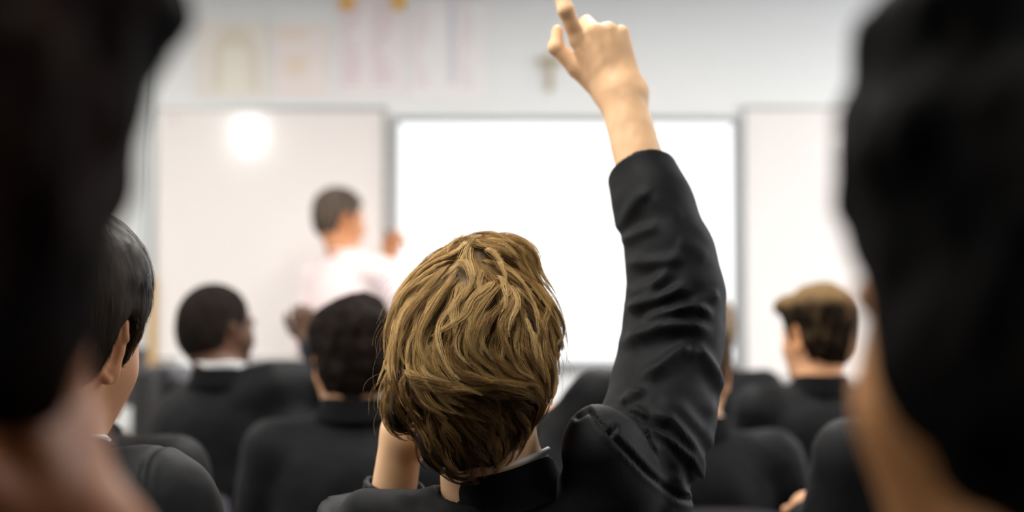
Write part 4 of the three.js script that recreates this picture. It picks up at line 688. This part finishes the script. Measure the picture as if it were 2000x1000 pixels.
// second row, mostly hidden
pupil(165, 712, 2.3, -0.1, { label: 'pupil whose dark shoulder shows below the neat-haired pupil on the left', skin: SK.warm, head: {}, hair: { side: 0.01, top: 0.02, lump: 0.003, color: BRN, color2: BRN2 }, chairLabel: 'dark school chair hidden behind the neat-haired pupil' });
pupil(960, 735, 2.5, 0.0, { lx: -0.055, label: 'pupil hidden behind the tousled hair, only a raised black shoulder in view', skin: SK.fair, head: { pitch: -0.3 }, hair: { side: 0.01, top: 0.022, lump: 0.004, color: BRN, color2: BRN2 }, chairLabel: 'dark school chair hidden behind the pupil raising an arm',
  joints: { SR: V(0.14, 1.075, -0.02), ER: V(0.2, 0.82, -0.2), WR: V(0.1, 0.98, -0.3) } });
pupil(1832, 680, 2.3, 0.1, { joints: { EL: V(-0.2, 0.79, -0.02), WL: V(-0.175, 0.905, -0.17) }, handL: { fwd: V(0.25, -0.1, -1), n: V(-0.2, 1, 0.1), curl: 0.5 }, label: 'pupil behind the nearest right pupil, left black sleeve and pale hand in view', skin: SK.warm, head: {}, hair: { side: 0.012, top: 0.02, lump: 0.004, color: BLK, color2: BLK2 }, chairLabel: 'dark school chair behind the nearest right pupil' });
// third row
pupil(684, 716, 3.0, 0.03, { label: 'pupil with thick wavy black hair and a lit left ear, beside the tousled hair', skin: SK.warm, joints: { N: V(0.01, at(684, 716, 3.0).y - 0.082, 0.0) }, head: { yaw: 0.32, pitch: -0.08, roll: -0.06 },
  hair: { side: 0.012, top: 0.034, nape: -0.088, lump: 0.006, color: [0.004, 0.003, 0.003], color2: [0.014, 0.01, 0.008], extra: [ell([0.012, 0.125, 0.02], [0.052, 0.036, 0.05]), ell([0.0, 0.02, 0.075], [0.07, 0.07, 0.045])] }, chairLabel: 'dark school chair of the pupil with thick wavy black hair' });
pupil(1357, 733, 3.1, 0.0, { label: 'pupil with short brown hair just behind the raised sleeve, one ear showing', skin: SK.warm, head: { yaw: -0.35 }, hair: { side: 0.007, top: 0.018, lump: 0.003, color: BRN, color2: BRN2 }, chairLabel: 'dark school chair whose rounded top shows at the lower edge',
  joints: { SL: V(-0.158, 0.925, 0), SR: V(0.165, 0.92, 0.0), ER: V(0.25, 0.74, -0.05) } });
// fourth row
{
  const q = place(424, 650, 3.6, -0.35);
  pupil(424, 650, 3.6, -0.35, { label: 'dark-skinned pupil with cropped hair looking right, white collar showing', skin: SK.deep, head: { yaw: -0.36, pitch: 0.05, roll: -0.05, s: 0.97 }, neckR: 0.052, torsoAdd: [ell([0.15, q.hy - 0.34, -0.04], [0.14, 0.2, 0.1]), rc(V(0.12, q.hy - 0.15, -0.02), V(0.27, q.hy - 0.13, -0.15), 0.064, 0.06)], joints: { N: V(0.03, q.hy - 0.105, 0.0), SL: V(-0.1, q.hy - 0.235, 0.0), EL: V(-0.14, q.hy - 0.45, -0.08), SR: V(0.165, q.hy - 0.13, -0.02), ER: V(0.27, q.hy - 0.125, -0.16), WR: V(0.12, q.hy - 0.03, -0.3) },
    handR: { fwd: V(-0.3, 1, 0), n: V(0.3, 0.1, 1), curl: 1.1 }, hair: { side: 0.004, top: 0.007, nape: -0.06, lump: 0.001, color: [0.008, 0.006, 0.005], color2: [0.016, 0.012, 0.01] }, cloth: { shirtUp: 0.014, fat: 0.82 }, chairLabel: 'dark school chair of the cropped-haired pupil' });
}
pupil(1596, 664, 3.55, 0.06, { label: 'pupil with a brown quiff looking left, beside the nearest right pupil', skin: SK.warm, head: { yaw: 0.42, pitch: -0.14, roll: -0.12 },
  cloth: { shirtUp: -0.012 }, hair: { side: 0.009, top: 0.028, nape: -0.09, lump: 0.004, tipY: 0.062, nz: 0.35, color: [0.006, 0.004, 0.003], color2: [0.15, 0.095, 0.045], extra: [ell([-0.02, 0.095, -0.075], [0.06, 0.034, 0.04])] }, chairLabel: 'dark school chair of the pupil with the brown quiff' });
pupil(1386, 652, 4.4, 0.0, { label: 'pupil with cropped fair hair farthest forward, at the right edge of the lit screen', skin: SK.fair, head: {}, hair: { side: 0.005, top: 0.012, lump: 0.002, color: [0.11, 0.075, 0.05], color2: [0.2, 0.145, 0.1] }, chairLabel: 'dark school chair of the pupil with cropped fair hair' });

// the desk under the left elbow of the pupil raising an arm
deskThing('narrow school desk in front of the pupil raising an arm', 1.0, 0.34, 0.74, [-0.2, 0, -1.87]);

// teacher, standing at the board
{
  const hcW = at(664, 432, 5.9), b = V(hcW.x + 0.03, 0, hcW.z + 0.02), yaw = -0.75, c = Math.cos(yaw), s = Math.sin(yaw), Lc = (p) => { const d = p.clone().sub(b); return V(d.x * c - d.z * s, p.y, d.x * s + d.z * c); };
  const hc = Lc(hcW), hy = hc.y, W = Lc(at(760, 505, 6.12)), J = { N: V(0, hy - 0.15, 0.015), SL: V(-0.19, hy - 0.225, 0), SR: V(0.185, hy - 0.215, -0.01), EL: V(-0.24, hy - 0.5, 0.02), WL: V(-0.22, hy - 0.72, -0.12), WR: W, ER: V(0.21, hy - 0.46, -0.17) };
  const P = makePerson({
    label: 'teacher in a pale pink shirt standing at the whiteboard, short grey-brown hair, writing', x: b.x, z: b.z, yaw, head: { c: hc.toArray(), yaw: -0.3, pitch: -0.05, s: 1.0 }, skin: [0.56, 0.25, 0.12], joints: J, neckR: 0.058, standing: true,
    handR: { fwd: V(0, 1, -0.2), n: V(0.2, 0.2, 1), curl: 1.0, s: 1.1 }, handL: { s: 1.05, n: V(-1, 0, 0) }, hair: { side: 0.008, top: 0.02, nape: -0.075, lump: 0.003, color: [0.05, 0.033, 0.024], color2: [0.13, 0.1, 0.08] },
    torso: U(0.06, ell([0, hy - 0.36, 0], [0.18, 0.26, 0.125]), ell([0, hy - 0.66, 0], [0.165, 0.2, 0.12]), rc(J.SL, J.N.clone().add(V(-0.02, -0.05, 0)), 0.055, 0.045), rc(J.SR, J.N.clone().add(V(0.02, -0.05, 0)), 0.055, 0.045)),
    cloth: { name: 'shirt', mat: CLOTH.pink, hem: hy - 0.76, collar: false, shirtMat: CLOTH.pink, wrinkle: 0.006, cutR: 0.03, shirtUp: 0.01 },
  });
  const fl = [ell([0, hy - 0.75, 0], [0.168, 0.12, 0.122])]; for (const sd of [-1, 1]) fl.push(rc(V(sd * 0.085, hy - 0.8, 0), V(sd * 0.1, 0.48, -0.01), 0.09, 0.065), rc(V(sd * 0.1, 0.48, -0.01), V(sd * 0.105, 0.08, 0.02), 0.065, 0.055));
  const tf = U(0.02, ...fl); mesh('trousers', meshField((x, y, z) => Math.max(tf(x, y, z), 0.07 - y), [-0.26, 0.04, -0.2], [0.26, hy - 0.6, 0.2], 0.012), CLOTH.chino, P.g);
  for (const sd of [-1, 1]) { const sg = shoeG[(sd + 1) / 2].clone(); sg.translate(0, 0, 0.42); mesh('shoe', sg, CLOTH.shoe, P.g); }
  const pen = new THREE.CylinderGeometry(0.006, 0.006, 0.13, 12), pw = at(768, 470, 6.14); pen.rotateZ(0.5); pen.rotateX(0.6);
  const pm = mesh('marker_pen', mergeGeometries([pen]), std(lin(0.05, 0.05, 0.06), 0.4)); pm.position.copy(pw); tag(pm, 'dark marker pen held in the raised hand of the teacher', 'pen');
}

renderer.render(scene, camera);
